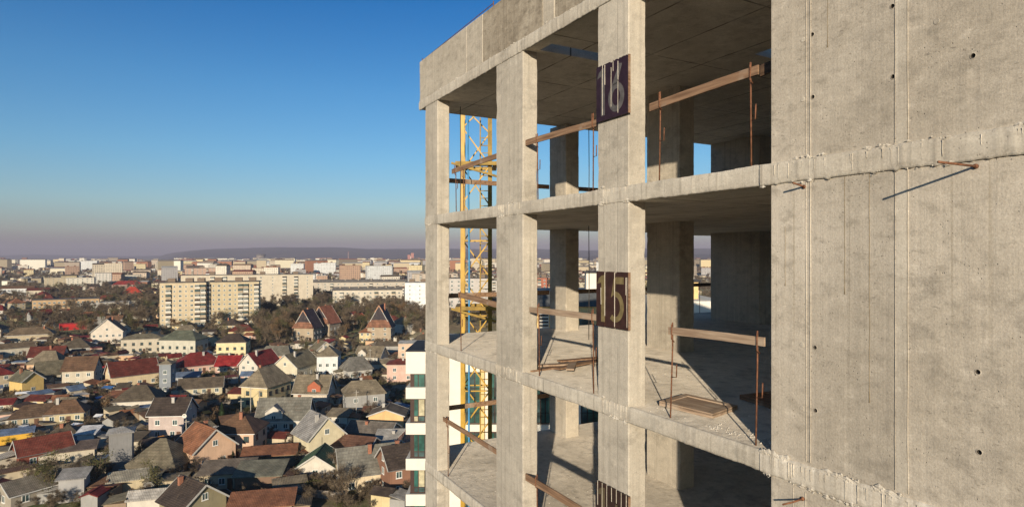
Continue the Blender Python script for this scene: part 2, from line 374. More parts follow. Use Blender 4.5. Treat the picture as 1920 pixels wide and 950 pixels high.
# formwork seams left on the wall
def seam(t, z0, z1, wd=.006, pr=.006, name='formwork_seam', mat=M_wall):
    m = MB(); n = int((z1 - z0) / .05); vs = []
    for i in range(n + 1):
        z = z0 + (z1 - z0) * i / n; o = .004 * fz((t * 5, z * 1.7, 1)); p = pr * (.55 + .9 * abs(fz((t, z * 6, 2)))); ww = wd * (.7 + .8 * abs(fz((t, z * 9, 4))))
        vs += [(Q0 + .004, t + o - ww, z), (Q0 - p, t + o - ww * .5, z), (Q0 - p, t + o + ww * .5, z), (Q0 + .004, t + o + ww, z)]
    m.add(vs, [(i * 4 + k, i * 4 + k + 1, i * 4 + k + 5, i * 4 + k + 4) for i in range(n) for k in range(3)])
    return m.build(name, mat, frame, BM)
for z0, z1 in ((.955, 3.4), (-2.0, .73)):
    seam(3.896, z0, z1, .004, .004); seam(3.848, z0, z1, .005, .006); seam(3.045, z0, z1, .004, .007); seam(2.943, z0, z1, .005, .006); seam(1.55, z0, z1, .005, .006)
    MB().box(Q0 - .0015, Q0 + .01, 2.95, 3.04, z0, z1).build('formwork_seam', M_edge, frame, BM)
seam(4.04, -4.9, -2.3, .004, .004); seam(3.9, -4.9, -2.3, .005, .006)
for t, z in ((3.93, 2.12), (3.93, 1.535), (2.98, 1.56), (3.94, -.87), (3.94, -1.49), (2.72, 1.9), (2.66, 2.33)):
    m = MB(); m.tube([(Q0 - .001, t, z), (Q0 + .004, t, z)], [.022, .026], 14); m.build('filled_tie_hole', M_edge, frame, BM)
# cement crumbs and runs along the joints
def crumbs(t0, t1, zf, n, q=Q0 - .012, size=.008, name='cement_crumbs', seed=1):
    rr = random.Random(seed); m = MB()
    for _ in range(n):
        t = rr.uniform(t0, t1); s_ = size * (.35 + .9 * rr.expovariate(1.)) if rr.random() < .9 else size * 2.4; s_ = min(s_, size * 2.6); z = zf(t) + rr.gauss(0, .012)
        if fz((t * 2.7, seed, 0)) < .02: continue
        vs = []
        for a in ((-1, 0, 0), (0, -1, 0), (1, 0, 0), (0, 1, 0), (0, 0, 1), (0, 0, -1)):
            vs.append((q + a[0] * min(s_, .012) * rr.uniform(.5, 1), t + a[1] * s_ * rr.uniform(.7, 2.6), z + a[2] * s_ * rr.uniform(.5, 1.1)))
        m.add(vs, [(0, 1, 4), (1, 2, 4), (2, 3, 4), (3, 0, 4), (1, 0, 5), (2, 1, 5), (3, 2, 5), (0, 3, 5)])
    return tag(m.build(name, M_crumb, frame, BM), kind='stuff')
for z, n in ((.95, 330), (-2.04, 520)):
    crumbs(0, 4.4, lambda t: z + .005, n, seed=int(z * 10), size=.008 if z > 0 else .012); crumbs(0, 4.4, lambda t: z - TH - .008, n // 2, seed=int(z * 10) + 5)
    for a, b in COLS:
        crumbs(a, b, lambda t: z + .012, 34, Q0 - .004, .009, seed=int(a * 10)); crumbs(a, b, lambda t: z - TH, 46, Q0 - .004, .011, seed=int(a * 10 + z))
crumbs(4.5, 13.3, lambda t: SOF + .19, 520, Q0 - .004, .011, seed=40)
def runs(t0, t1, z, n, ln, name='cement_run', seed=1, q=Q0 - .006, mat=M_crumb, wd=.005):
    rr = random.Random(seed); m = MB()
    for _ in range(n):
        t = rr.uniform(t0, t1); l = ln * rr.uniform(.3, 1.2); w0 = wd * rr.uniform(.6, 1.6)
        pts = [(q + .004, t + .004 * fz((t, k, 1)), z - l * k / 5) for k in range(6)]
        m.tube(pts, [w0, w0, w0 * .8, w0 * .7, w0 * .9, w0 * .4], 5)
    return tag(m.build(name, mat, frame, BM, True), kind='stuff')
runs(1.2, 4.3, .93, 30, .14, seed=3, q=Q0 - .026, wd=.003); runs(1.2, 4.3, -2.06, 40, .15, seed=4, q=Q0 - .028, wd=.003)
for a, b in COLS[1:]: runs(a, b, .95, 12, .22, seed=int(a), q=Q0 - .010, wd=.004); runs(a, b, -2.04, 16, .22, seed=int(a) + 1, q=Q0 - .010, wd=.004)
M_runs = plain('brown lime run', (.25, .2, .13), .9, .2, 20)
m = MB()
for t, z0, z1 in ((3.67, 3.2, 1.97), (3.50, .73, -.35), (3.27, .74, -1.3), (4.13, .3, -.3)):
    pts = [(Q0 + .002, t + .004 * fz((t, k * .7, 1)), z0 + (z1 - z0) * k / 12) for k in range(13)]
    m.tube(pts, [.0024] * 12 + [.005], 5)
tag(m.build('lime_run', M_runs, frame, BM, True), kind='stuff')
# rebar stubs out of the wall joint
for (t, z), (dq, dt, dz) in (((2.439, .691), (-.50, .02, .0)), ((3.913, .678), (-.16, .01, .03)), ((3.93, -2.375), (-.17, .10, -.06))):
    m = MB(); m.tube([(Q0 + .02, t, z), (Q0 + dq * .5, t + dt * .4, z + dz * .5), (Q0 + dq, t + dt, z + dz)], .0095, 8)
    m.tube([(Q0 - .012, t, z), (Q0 + .004, t, z)], .02, 8); m.build('rebar_stub', M_rust, frame, BM, True)

# ------------------------------------------------------------------ number boards on the facade column
def num_sign(name, label, z0, z1, planks, digits, cb, cdg, drips_, ragged=0., tw=(7.222, 6.518), group='painted floor number boards'):
    o = thing(name, label, 'sign', BM @ Vector((Q0 - .04, tw[0], z0)), AN, group)
    mb_ = plain(name + ' paint', cb, .55, .25, 8); md = plain(name + ' digits', cdg, .7, .2, 12); W = tw[0] - tw[1]
    P = lambda s_, v, q: (q, tw[0] - s_ * W, z1 + (z0 - z1) * v)
    rr = random.Random(5)
    for a, b in planks:
        m = MB(); n = 10; top = []
        for k in range(n + 1):
            u = a + (b - a) * k / n; rag = .012 + ragged * max(0, fz((u * 30, z0, 1))) + (.03 if k in (0, n) else 0) * .8
            top.append(P(u, rag, 0)[1:])
        pl = [P(a, 1 - .004, 0)[1:]] + top + [P(b, 1 - .004, 0)[1:]]; n2 = len(pl)
        m.add([(Q0 - .040, *p) for p in pl] + [(Q0 - .008, *p) for p in pl], [tuple(range(n2)), tuple(range(2 * n2 - 1, n2 - 1, -1))] + [(i, i + n2, (i + 1) % n2 + n2, (i + 1) % n2) for i in range(n2)])
        pk = m.build('plank', mb_, o, BM)
    for polys in digits:
        m = MB()
        for pl in polys:
            pp = [P(u, v, 0)[1:] for u, v in pl]; n2 = len(pp)
            m.add([(Q0 - .0425, *p) for p in pp] + [(Q0 - .039, *p) for p in pp], [tuple(range(n2)), tuple(range(2 * n2 - 1, n2 - 1, -1))] + [(i, i + n2, (i + 1) % n2 + n2, (i + 1) % n2) for i in range(n2)])
        m.build('digit', md, o, BM)
    m = MB()
    for s0, v0, v1, wd in drips_:
        n = 14; vs = []
        for k in range(n + 1):
            v = v0 + (v1 - v0) * k / n; w_ = wd * (.55 + .9 * abs(fz((s0 * 40, v * 14, 2)))); c = s0 + .004 * fz((s0 * 9, v * 5, 3))
            vs += [P(c - w_, v, Q0 - .042), P(c, v, Q0 - .0475), P(c + w_, v, Q0 - .042)]
        m.add(vs, [(k * 3 + j, k * 3 + j + 1, k * 3 + j + 4, k * 3 + j + 3) for k in range(n) for j in range(2)])
    m.build('cement_drips', M_crumb, o, BM)
    m = MB(); m.box(Q0 - .041, Q0 - .007, tw[1] - .012, tw[1] - .001, z0 + .005, z1 - .012); m.build('edge_strip', M_wood, o, BM)
    return o
def ring(cx, cy, rx, ry, ix, iy, a0=0, a1=360, n=28):
    out = []
    for k in range(n):
        p, q_ = R(a0 + (a1 - a0) * k / n), R(a0 + (a1 - a0) * (k + 1) / n)
        out.append([(cx + rx * math.cos(p), cy - ry * math.sin(p)), (cx + rx * math.cos(q_), cy - ry * math.sin(q_)), (cx + ix * math.cos(q_), cy - iy * math.sin(q_)), (cx + ix * math.cos(p), cy - iy * math.sin(p))])
    return out
one = [[(.16, .09), (.28, .07), (.28, .91), (.16, .91)], [(.03, .24), (.09, .13), (.158, .10), (.158, .21)]]
six = ring(.64, .66, .245, .25, .125, .145) + [[(.50, .44), (.64, .24), (.72, .10), (.82, .12), (.74, .30), (.70, .42), (.60, .45)]]
five = [[(.63, .10), (.87, .10), (.87, .22), (.63, .22)], [(.57, .13), (.628, .11), (.595, .40), (.48, .46)]] + ring(.61, .62, .26, .27, .15, .175, 100, -128)
num_sign('floor_number_sign', 'dark purple board numbered 16 on the middle concrete column', 1.917, 2.722, [(0, .205), (.212, .485), (.492, .70), (.705, 1)], [one, six], (.026, .012, .019), (.095, .088, .088),
         [(.208, .02, .90, .006), (.285, .03, .38, .007), (.488, .12, .80, .0035), (.55, .02, .2, .004), (.70, .06, .38, .012), (.70, .40, .94, .004)], .05)
num_sign('floor_number_sign', 'dark brown board numbered 15 on the middle concrete column', -1.0, -.208, [(0, .265), (.305, .565), (.625, .99)], [one, five], (.042, .019, .015), (.17, .13, .06),
         [(.285, .02, .80, .009), (.595, .02, .97, .012), (.16, .30, .6, .005), (.94, .10, .40, .006), (.97, .1, .95, .004)], .01)
fourteen = [[(.50, .7), (.62, .25), (.68, .25), (.56, .7)], [(.72, .3), (.80, .3), (.80, .9), (.72, .9)], [(.5, .68), (.9, .68), (.9, .76), (.5, .76)]]
num_sign('floor_number_sign', 'peeling brown board 14 covered in cement runs at the foot of the column', -4.03, -3.215, [(0, .30), (.31, .62), (.63, 1)], [one, fourteen], (.036, .02, .016), (.10, .078, .045),
         [(.05 + .15 * k, .0, random.uniform(.2, .9), random.uniform(.003, .008)) for k in range(7)], .06)

# ------------------------------------------------------------------ guard rails: a board on rebar posts
def rail(label, a, b, q, posts, zf, bh=.12, wm=M_wood, q2=None, thick=.024, extra=None):
    """a, b: (t, z) of the board's centre line ends; posts: list of (t, z top)"""
    q2 = q if q2 is None else q2
    o = thing('guard_rail', label, 'guard rail', BM @ Vector((q, posts[0][0] if posts else a[0], zf)), AN, 'timber guard rails along the floor edges')
    m = MB(); n = 12; A = Vector((q, *a)); B_ = Vector((q2, *b))
    pts = [A.lerp(B_, k / n) + Vector((.004 * fz((k * .4, a[0], 1)), 0, .006 * math.sin(3.14 * k / n))) for k in range(n + 1)]
    for k in range(n): pass
    vs = []
    for k, p in enumerate(pts):
        h = bh / 2 * (1 + .05 * fz((k * .8, a[0], 3)))
        vs += [p + Vector((-thick / 2, 0, -h)), p + Vector((thick / 2, 0, -h)), p + Vector((thick / 2, 0, h)), p + Vector((-thick / 2, 0, h))]
    m.add(vs, [(0, 1, 2, 3), tuple(n * 4 + k for k in (3, 2, 1, 0))] + [(i * 4 + k, (i + 1) * 4 + k, (i + 1) * 4 + (k + 1) % 4, i * 4 + (k + 1) % 4) for i in range(n) for k in range(4)])
    m.build('board', wm, o, BM)
    for t, zt, lean in [(p + (0,))[:3] for p in posts]:
        m = MB(); u = (t - a[0]) / (b[0] - a[0] + 1e-9); qq = q + (q2 - q) * u + thick / 2 + .012; qf = q + (q2 - q) * u - thick / 2 - .011
        m.tube([(qq + .01, t + lean, zf - .02), (qq, t, zt - .3), (qq - .002, t, zt)], .0095, 6)
        zb = zf + .52
        m.tube([(qq, t + lean * .45, zb), (qq + .02, t - .045, zb + .01), (qq + .02, t - .05, zb + .17)], .008, 5)
        m.tube([(qq - .003, t - .03, zt - .24), (qf, t - .03, zt - .2), (qf, t - .03, zt - .02)], .008, 5)
        m.build('post', M_rust, o, BM, True)
    return o
F16, F15, F14 = .95, -2.04, -4.95
rail('brown timber rail on rebar posts between wall and column above number 15 storey', (6.20, 1.935), (4.50, 1.985), 5.51, [(6.03, 2.11, .03), (4.62, 2.10, .0)], F16, bh=.10)
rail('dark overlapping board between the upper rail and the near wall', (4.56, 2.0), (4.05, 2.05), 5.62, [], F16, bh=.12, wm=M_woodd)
rail('brown timber rail on level 16 running from the middle column back to the second column', (9.395, 1.985), (7.27, 1.95), 5.51, [(9.05, 2.09), (7.46, 2.12, .02)], F16, bh=.10)
rail('tilted timber rail on level 16 in front of the crane mast', (12.65, 1.87), (10.4, 1.915), 5.52, [(12.5, 2.0), (12.1, 1.9)], F16, bh=.10)
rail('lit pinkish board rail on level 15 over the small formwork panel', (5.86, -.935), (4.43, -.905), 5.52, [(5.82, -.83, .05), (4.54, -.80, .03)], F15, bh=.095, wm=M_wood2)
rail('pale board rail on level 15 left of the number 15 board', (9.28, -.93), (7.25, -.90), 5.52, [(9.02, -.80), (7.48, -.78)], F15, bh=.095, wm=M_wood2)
rail('sloping board rail on level 15 crossing the crane mast', (12.25, -.83), (10.3, -.94), 5.5, [(12.2, -.75)], F15, bh=.11)
rail('steep looking board rail on the lowest visible storey by the corner column', (13.1, -3.70), (10.42, -3.73), 5.50, [(12.9, -3.6)], F14, bh=.10)
rail('board rail at the picture foot starting at the second column, level 14', (9.38, -3.86), (7.0, -3.86), 5.50, [(9.05, -3.72), (7.4, -3.7)], F14, bh=.12)
for z, lb in ((F16, 'thin board rail across the far end of level 16'), (F15, 'thin board rail across the far end of level 15'), (F14, 'thin board rail across the far end of level 14')):
    o = thing('guard_rail', lb, 'guard rail', BM @ Vector((6.2, 14.8, z)), AN, 'timber guard rails along the floor edges')
    m = MB(); m.box(5.8, 9.48, 14.86, 14.89, z + .95, z + 1.07); m.build('board', M_wood, o, BM)
    m = MB(); m.box(9.95, 14.2, 14.86, 14.89, z + .95, z + 1.07); m.build('board', M_wood, o, BM)
    for q in (6.3, 10.3, 12.9):
        m = MB(); m.tube([(q, 14.82, z - .02), (q, 14.84, z + 1.15)], .010); m.build('post', M_rust, o, BM)
    o2 = thing('guard_rail', lb.replace('thin board rail across the far end', 'dark board rail in the gap beside the back wall'), 'guard rail', BM @ Vector((15.6, 16.1, z)), AN, 'timber guard rails along the floor edges')
    m = MB(); m.box(15.3, 17.9, 16.2, 16.23, z + .95, z + 1.07); m.build('board', M_woodd, o2, BM)
    m = MB(); m.tube([(16.7, 16.17, z - .02), (16.7, 16.17, z + 1.15)], .010); m.build('post', M_rust, o2, BM)

# cement chips and dust lumps swept about on the floors
for z, lb, ar in ((F15, 'grey cement chips scattered on the level 15 floor', ((5.55, 6.6, 4.3, 6.4, 90), (5.6, 9.4, 7.4, 9.3, 60), (5.6, 8.5, 10.6, 13, 40))), (F14, 'grey cement chips scattered on the level 14 floor', ((5.6, 9, 7.3, 9.3, 80), (5.6, 8, 10.5, 13, 60)))):
    rr = random.Random(int(-z * 9)); m = MB()
    for q0_, q1_, t0_, t1_, n_ in ar:
        for _ in range(n_):
            q, t = rr.uniform(q0_, q1_), rr.uniform(t0_, t1_)
            if t0_ == 4.3 and rr.random() < .6: q = 5.6 + rr.gauss(.12, .07); t = rr.uniform(4.5, 5.4)
            s_ = rr.uniform(.006, .02); vs = [(q + a * s_ * rr.uniform(.5, 1.4), t + b * s_ * rr.uniform(.5, 1.6), z + c * s_ * .8) for a, b, c in ((-1, 0, 0), (0, -1, 0), (1, 0, 0), (0, 1, 0), (0, 0, 1))]
            m.add(vs, [(0, 1, 4), (1, 2, 4), (2, 3, 4), (3, 0, 4)])
    tag(m.build('rubble', M_crumb, None, BM) if False else MB.build(m, 'rubble', M_crumb), lb, 'rubble', kind='stuff').matrix_world = BM

# hoist cables hanging behind the columns
for i, (x, y0, y1, lb) in enumerate(((1104, 240, 700, 'thin dark cable hanging between the far column and the number boards'), (863, 335, 400, 'short thin cable hanging beside the crane mast on level 16'))):
    q = 9.0 if i == 0 else 6.2; r = (x - CX) / F; t = (.8739 * q - r * .4862 * q) / (r * .8739 + .4862); Y = q * .4862 + t * .8739
    for za, zb in (((CY - 236) / F * Y, .95), (.95 - TH, F15)) if i == 0 else ((SOF, .95),):
        o = thing('cable', lb + (' of the upper storey' if za > 1 and i == 0 else ''), 'cable', BM @ Vector((q, t, zb)), AN)
        m = MB(); m.tube([(q, t, zb), (q + .01, t, (za + zb) / 2), (q, t, min(za, SOF))], .009); m.build('strand', M_dark, o, BM)

# formwork panels and loose planks lying on the floor
def panel(label, q, t, z, W, D, rz, tilt=.04, mat=M_wood2):
    o = thing('formwork_panel', label, 'formwork panel', BM @ Vector((q, t, z)), AN + rz)
    m = MB(); m.box(-D / 2, D / 2, -W / 2, W / 2, .035, .053)
    M_ = Matrix.Rotation(tilt, 4, 'X')
    for p in m.v: p.xyz = M_ @ p
    m.build('sheet', mat, o)
    for a in ((-D / 2, -D / 2 + .09, -W / 2, W / 2), (D / 2 - .09, D / 2, -W / 2, W / 2), (-D / 2 + .09, D / 2 - .09, -W / 2, -W / 2 + .09), (-D / 2 + .09, D / 2 - .09, W / 2 - .09, W / 2)):
        m = MB(); m.box(*a, .003, .066)
        for p in m.v: p.xyz = M_ @ p
        m.build('frame_batten', mat, o)
    return o
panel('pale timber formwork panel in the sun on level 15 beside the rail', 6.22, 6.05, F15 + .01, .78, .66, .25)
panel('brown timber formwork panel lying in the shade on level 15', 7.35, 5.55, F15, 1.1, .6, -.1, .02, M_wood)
for i, (q, t, l, a) in enumerate(((6.25, 9.5, 1.3, .1), (6.45, 9.55, 1.2, -.25), (6.6, 9.3, 1.35, .3), (6.35, 9.2, 1.0, .9), (6.8, 9.45, 1.1, -.05))):
    o = thing('loose_plank', ('lowest', 'second', 'crooked', 'short crosswise', 'rearmost')[i] + ' reddish plank in the pile on level 15 behind column', 'plank', BM @ Vector((q, t, F15)), AN + a, 'planks piled on level 15')
    m = MB(); zb = .0 + .028 * i; m.box(-l / 2, l / 2, -.07, .07, zb + .002, zb + .028); m.build('board', M_wood2 if i % 2 else M_wood, o)

# ================================================================== the neighbouring white block of flats
def PT(x, y, Y): return Vector(((x - CX) / F * Y, Y, (CY - y) / F * Y))
M_white = plain('white render', (.68, .64, .56), .8, .04, 1.); M_frame = plain('dark brown window frame', (.045, .022, .018), .5, .1, 5)
def glass(name, col=(.03, .05, .05), rough=.12):
    s = NT(name); s.b.inputs['Specular IOR Level'].default_value = .6
    c = s.mix(s.ramp(s.noise(.9, 2), .4, .6), col, [min(1, v * 2.2 + .01) for v in col]); return s.out(c, rough)
M_gl = glass('window glass'); M_curt = glass('green curtain behind glass', (.008, .052, .042), .3); M_pale = plain('pale curtain', (.40, .36, .24), .8, .3, 2)
M_rail = plain('black railing', (.02, .02, .02), .5); M_rfd = plain('dark bitumen roof', (.035, .035, .04), .8, .3, 1.); M_ywl = plain('yellow render', (.66, .47, .22), .85, .06)
NY = 52.6; nb = thing('apartment_building', 'white block of flats with brown framed windows and green curtains right behind the crane', 'building', Vector((-1, NY + 6, GZ)), 0)
MI = Matrix.Identity(4)
wx0, wx1, wy0, wy1, ztop = -7.2, 19., NY, NY + 12, -8.05
MB().box(wx0 + .02, wx1, wy0 + .5, wy1, GZ, ztop).build('wall', M_white, nb, MI)
MB().box(-8.4, wx1 - .2, wy0 + 1.0, wy1 - .4, ztop - .5, ztop - .1).build('roof', M_rfd, nb, MI)
zf = ztop; k = 0
while zf - 3 > GZ:
    zb = zf - (1.85 if k == 0 else .95)
    # projecting white band of the corner bay, with the glazed bay under it
    MB().box(-8.95, -7.2, wy0 - .35, wy0 + 6, zb, zf).build('bay_band', M_white, nb, MI)
    if k == 0: MB().box(-8.97, -7.2, wy0 - .37, wy0 + 6, zf + .003, zf + .12).build('bay_roof', M_rfd, nb, MI)
    zc = zb - 2.05
    fr = MB(); fr.box(-8.62, -7.2, wy0 - .02, wy0 + 5.8, zc, zb); f_ = fr.build('bay_window', M_frame, nb, MI)
    for a, b, mm in ((-8.5, -8.05, M_frame), (-8.28, -7.98, M_curt), (-7.9, -7.42, M_pale if k % 2 else M_curt), (-7.34, -7.22, M_curt)):
        if mm is M_frame: continue
        MB().box(a, b, wy0 - .05, wy0 - .021, zc + .55, zb - .12).build('pane', mm, f_, MI); MB().box(a, b, wy0 - .05, wy0 - .021, zc + .1, zc + .48).build('pane', M_pale if mm is M_curt and k % 3 == 1 else M_gl, f_, MI)
    MB().box(-8.66, -7.2, wy0 - .12, wy0 + 5.8, zc - .06, zc).build('bay_sill', M_frame, nb, MI)
    for xa, ww in ((-4.25, 1.65), (-1.9, .9), (2.0, 1.3), (5.9, 1.6), (9.5, 1.4), (15.0, 1.6)):
        fr = MB(); y = wy0 + .42
        fr.box(xa, xa + ww, y, y + .12, zc - .25, zb); f_ = fr.build('window', M_frame, nb, MI)
        nn = 3 if ww > 1 else 2
        for j in range(nn):
            a = xa + .09 + (ww - .1) / nn * j
            MB().box(a, a + (ww - .1) / nn - .09, y - .03, y - .002, zc - .15, zb - .1).build('pane', (M_curt, M_gl, M_curt)[(j + k) % 3], f_, MI)
        rl = MB(); rl.box(xa - .08, xa + ww + .08, y - .30, y - .27, zc + .72, zc + .77); rl.box(xa - .08, xa + ww + .08, y - .30, y - .27, zc - .25, zc - .21)
        for j in range(int(ww / .12) + 1): rl.box(xa + j * .12, xa + j * .12 + .02, y - .30, y - .28, zc - .25, zc + .74)
        rl.build('balcony_railing', M_rail, nb, MI)
    MB().box(-2.75, -2.35, wy0 + .1, wy0 + .5, zf - 3, zf).build('pilaster', M_ywl, nb, MI)
    zf -= 3.0; k += 1
# penthouse storeys with dark roof, louvre, stacks
MB().box(1.6, 10.2, NY + 2.5, NY + 11, ztop, -4.45).build('penthouse_wall', M_ywl, nb, MI)
m = MB(); m.add([(1.3, NY + 2.2, -4.45), (10.5, NY + 2.2, -4.45), (10.5, NY + 11.2, -4.45), (1.3, NY + 11.2, -4.45), (2., NY + 3.0, -3.2), (9.9, NY + 3.0, -3.2), (9.9, NY + 10.5, -3.2), (2., NY + 10.5, -3.2)], [(3, 2, 1, 0), (4, 5, 6, 7), (0, 1, 5, 4), (1, 2, 6, 5), (2, 3, 7, 6), (3, 0, 4, 7)])
m.build('mansard_roof', plain('dark grey roof sheet', (.07, .075, .08), .6), nb, MI)
m = MB(); m.box(2.35, 3.25, NY + 2.3, NY + 2.5, -6.9, -5.0)
for j in range(6): m.box(2.4, 3.2, NY + 2.2, NY + 2.3, -6.8 + j * .3, -6.66 + j * .3, 1)
m.build('louvre', [M_white, M_rfd], nb, MI)
MB().box(6.9, 8.3, NY + 5, NY + 6.2, -3.3, -1.55).build('stack', M_white, nb, MI); MB().box(6.7, 8.5, NY + 4.8, NY + 6.4, -1.55, -1.4).build('stack_cap', M_rfd, nb, MI)
MB().box(4.3, 5.0, NY + 2.38, NY + 2.49, -6.2, -5.0).build('window', M_gl, nb, MI); MB().box(6.0, 7.0, NY + 2.38, NY + 2.49, -6.2, -5.0).build('window', M_gl, nb, MI)
MB().box(13.4, 18.8, NY + 1.2, NY + 10, ztop, -3.9).build('terrace_wall', M_white, nb, MI)
MB().box(14.0, 17.0, NY + 4, NY + 9, -3.9, -2.35).build('upper_wall', M_ywl, nb, MI); MB().box(13.8, 17.2, NY + 3.8, NY + 9.2, -2.35, -2.15).build('upper_roof', M_rfd, nb, MI)
MB().box(16.1, 16.9, NY + 5, NY + 6, -2.15, -1.5).build('stack', M_white, nb, MI); MB().box(15.1, 15.4, NY + 5, NY + 5.3, -2.15, -1.5).build('stack', M_white, nb, MI)
for a in (15.7, 17.3): MB().box(a, a + .6, NY + 1.1, NY + 1.19, -6.6, -5.5).build('window', M_frame, nb, MI)

# ------------------------------------------------------------------ tower crane mast
CYY = 24.; ca, cb_ = (867 - CX) / F * CYY, (917 - CX) / F * CYY
crane = thing('tower_crane', 'yellow lattice tower crane mast standing just behind the concrete frame', 'crane', Vector(((ca + cb_) / 2, CYY + .5, GZ)), R(-4))
CM = Matrix.Translation(Vector(((ca + cb_) / 2, CYY + .5, 0))) @ Matrix.Rotation(R(2.6), 4, 'Z'); hw = .53; ctop = 6.2
for sx in (-1, 1):
    for sy in (-1, 1):
        MB().box(sx * hw - .078, sx * hw + .078, sy * hw - .078, sy * hw + .078, GZ, ctop).build('mast_leg', M_yel if sx < 0 else M_yeld, crane, CM)  # right legs take the darker yellow: the building's shade painted into their colour
z = GZ + .2; kk = 0
while z < ctop - .5:
    z2 = min(z + 1.45, ctop - .2); m = MB(); up_ = kk % 2
    for (ax, ay), (bx_, by_) in (((-hw, -hw), (hw, -hw)), ((hw, -hw), (hw, hw)), ((hw, hw), (-hw, hw)), ((-hw, hw), (-hw, -hw))):
        a = (ax, ay, z if up_ else z2); b = (bx_, by_, z2 if up_ else z)
        m.beam(a, b, .048, .048)
        if kk % 2 == 0: m.beam((ax, ay, z), (bx_, by_, z), .045, .045)
    m.build('lattice_brace', M_yel, crane, CM)
    z = z2; kk += 1
for zc in (3.55, -2.0):
    m = MB(); m.box(-.8, .8, -.8, -.63, zc - .07, zc + .07); m.box(-.8, .8, .63, .8, zc - .07, zc + .07); m.box(-.8, -.64, -.63, .63, zc - .07, zc + .07); m.box(.64, .8, -.63, .63, zc - .07, zc + .07)
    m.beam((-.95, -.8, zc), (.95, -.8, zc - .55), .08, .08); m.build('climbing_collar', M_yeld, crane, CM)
MB().tube([(-.28, -.72, GZ), (-.30, -.72, -20), (-.27, -.72, 0), (-.34, -.7, 5.9)], .035, 8).build('hose', M_blue, crane, CM)
m = MB(); m.beam((.15, .2, GZ), (.15, .2, 5.5), .05, .05); m.beam((.5, .2, GZ), (.5, .2, 5.5), .05, .05)
for j in range(170): m.beam((.15, .2, GZ + .3 * j), (.5, .2, GZ + .3 * j), .03, .03)
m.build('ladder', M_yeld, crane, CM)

# ================================================================== ground, streets, hills
s = NT('town ground'); b1 = s.noise(.018, 8, .6, s.co()); b2 = s.noise(.25, 6, .65, s.co()); b3 = s.noise(3., 4, .6, s.co())
c = s.mix(s.ramp(b1, .42, .60), (.105, .08, .048), (.072, .085, .032)); c = s.mix(s.ramp(b2, .50, .68), c, (.19, .15, .10)); c = s.mix(s.ramp(b2, .44, .32), c, (.022, .018, .012))
c = s.mix(s.m('MULTIPLY', s.ramp(s.noise(.05, 5, .7), .60, .68), .8), c, (.19, .165, .125)); c = s.mix(s.m('MULTIPLY', s.ramp(b3, .4, .7), .4), c, (.03, .025, .015))
s.b.inputs['Diffuse Roughness'].default_value = .8; M_ground = s.out(c, .95, b2, .6, .5)
m = MB(); G = 16000; n = 40; m.add([(-G + 2 * G * i / n, -3000 + 2 * G * j / n, GZ - .02) for j in range(n + 1) for i in range(n + 1)], [(j * (n + 1) + i, j * (n + 1) + i + 1, (j + 1) * (n + 1) + i + 1, (j + 1) * (n + 1) + i) for j in range(n) for i in range(n)])
tag(m.build('ground', M_ground), kind='structure')
s = NT('distant hill woods'); b1 = s.noise(.0016, 8, .62, s.co()); b2 = s.noise(.012, 5, .7)
c = s.mix(s.ramp(b1, .42, .6), (.045, .038, .03), (.075, .06, .042)); c = s.mix(s.ramp(b2, .58, .66), c, (.12, .10, .07)); M_hill = s.out(c, 1.)
def ridge(prof, Y, depth, name, rise=.4):
    """hill ridge whose crest height follows a profile of (photo x, photo y); real depth behind and slope in front"""
    m = MB(); nx = 150; rows = 12; x0, x1 = prof[0][0], prof[-1][0]; vs = []
    for j in range(rows + 1):
        v = j / rows; sh = math.sin(min(1, v * 1.15) * math.pi / 2) ** 1.3 if v < .87 else 1 - (v - .87) * 1.2
        for i in range(nx + 1):
            x = x0 + (x1 - x0) * i / nx
            for a, b in zip(prof, prof[1:]):
                if a[0] <= x <= b[0]: yy = a[1] + (b[1] - a[1]) * (x - a[0]) / (b[0] - a[0]); break
            yd = Y - depth * (1 - v) * (1 + .15 * fz((x * .01, 0, 3))); hgt = (CY - yy) / F * Y - GZ
            hgt = hgt * (1 + .04 * fz((x * .03, j * .1, Y * .001)) + .015 * fz((x * .11, j * .7, 1))) if hgt > 5 else hgt
            vs.append(((x - CX) / F * Y * (yd / Y if v < .9 else 1), yd, GZ - 1 + max(0, hgt) * sh))
    m.add(vs, [(j * (nx + 1) + i, j * (nx + 1) + i + 1, (j + 1) * (nx + 1) + i + 1, (j + 1) * (nx + 1) + i) for j in range(rows) for i in range(nx)])
    return tag(m.build(name, M_hill, smooth=True), kind='structure')
ridge([(-300, 482), (0, 479), (60, 477), (160, 479), (240, 480), (330, 478), (900, 482), (2400, 480)], 13500, 2500, 'far_hills')
ridge([(-300, 492), (0, 487), (300, 487.5), (335, 474), (390, 467), (480, 464.5), (560, 464), (620, 463.5), (690, 467), (790, 466.5), (900, 467), (1000, 467), (1100, 470), (1200, 466), (1320, 466), (1500, 470), (2400, 468)], 10500, 3600, 'hills')
ridge([(-300, 489), (0, 487), (60, 488), (120, 485.5), (240, 487.5), (300, 489), (330, 492), (400, 495), (1000, 495), (1040, 485), (1120, 478), (1330, 476), (1500, 480), (2400, 478)], 6800, 1800, 'near_hills')
M_asph = plain('street asphalt', (.05, .048, .046), .9, .2, .8); M_kerb = plain('kerb stone', (.28, .26, .23), .9)
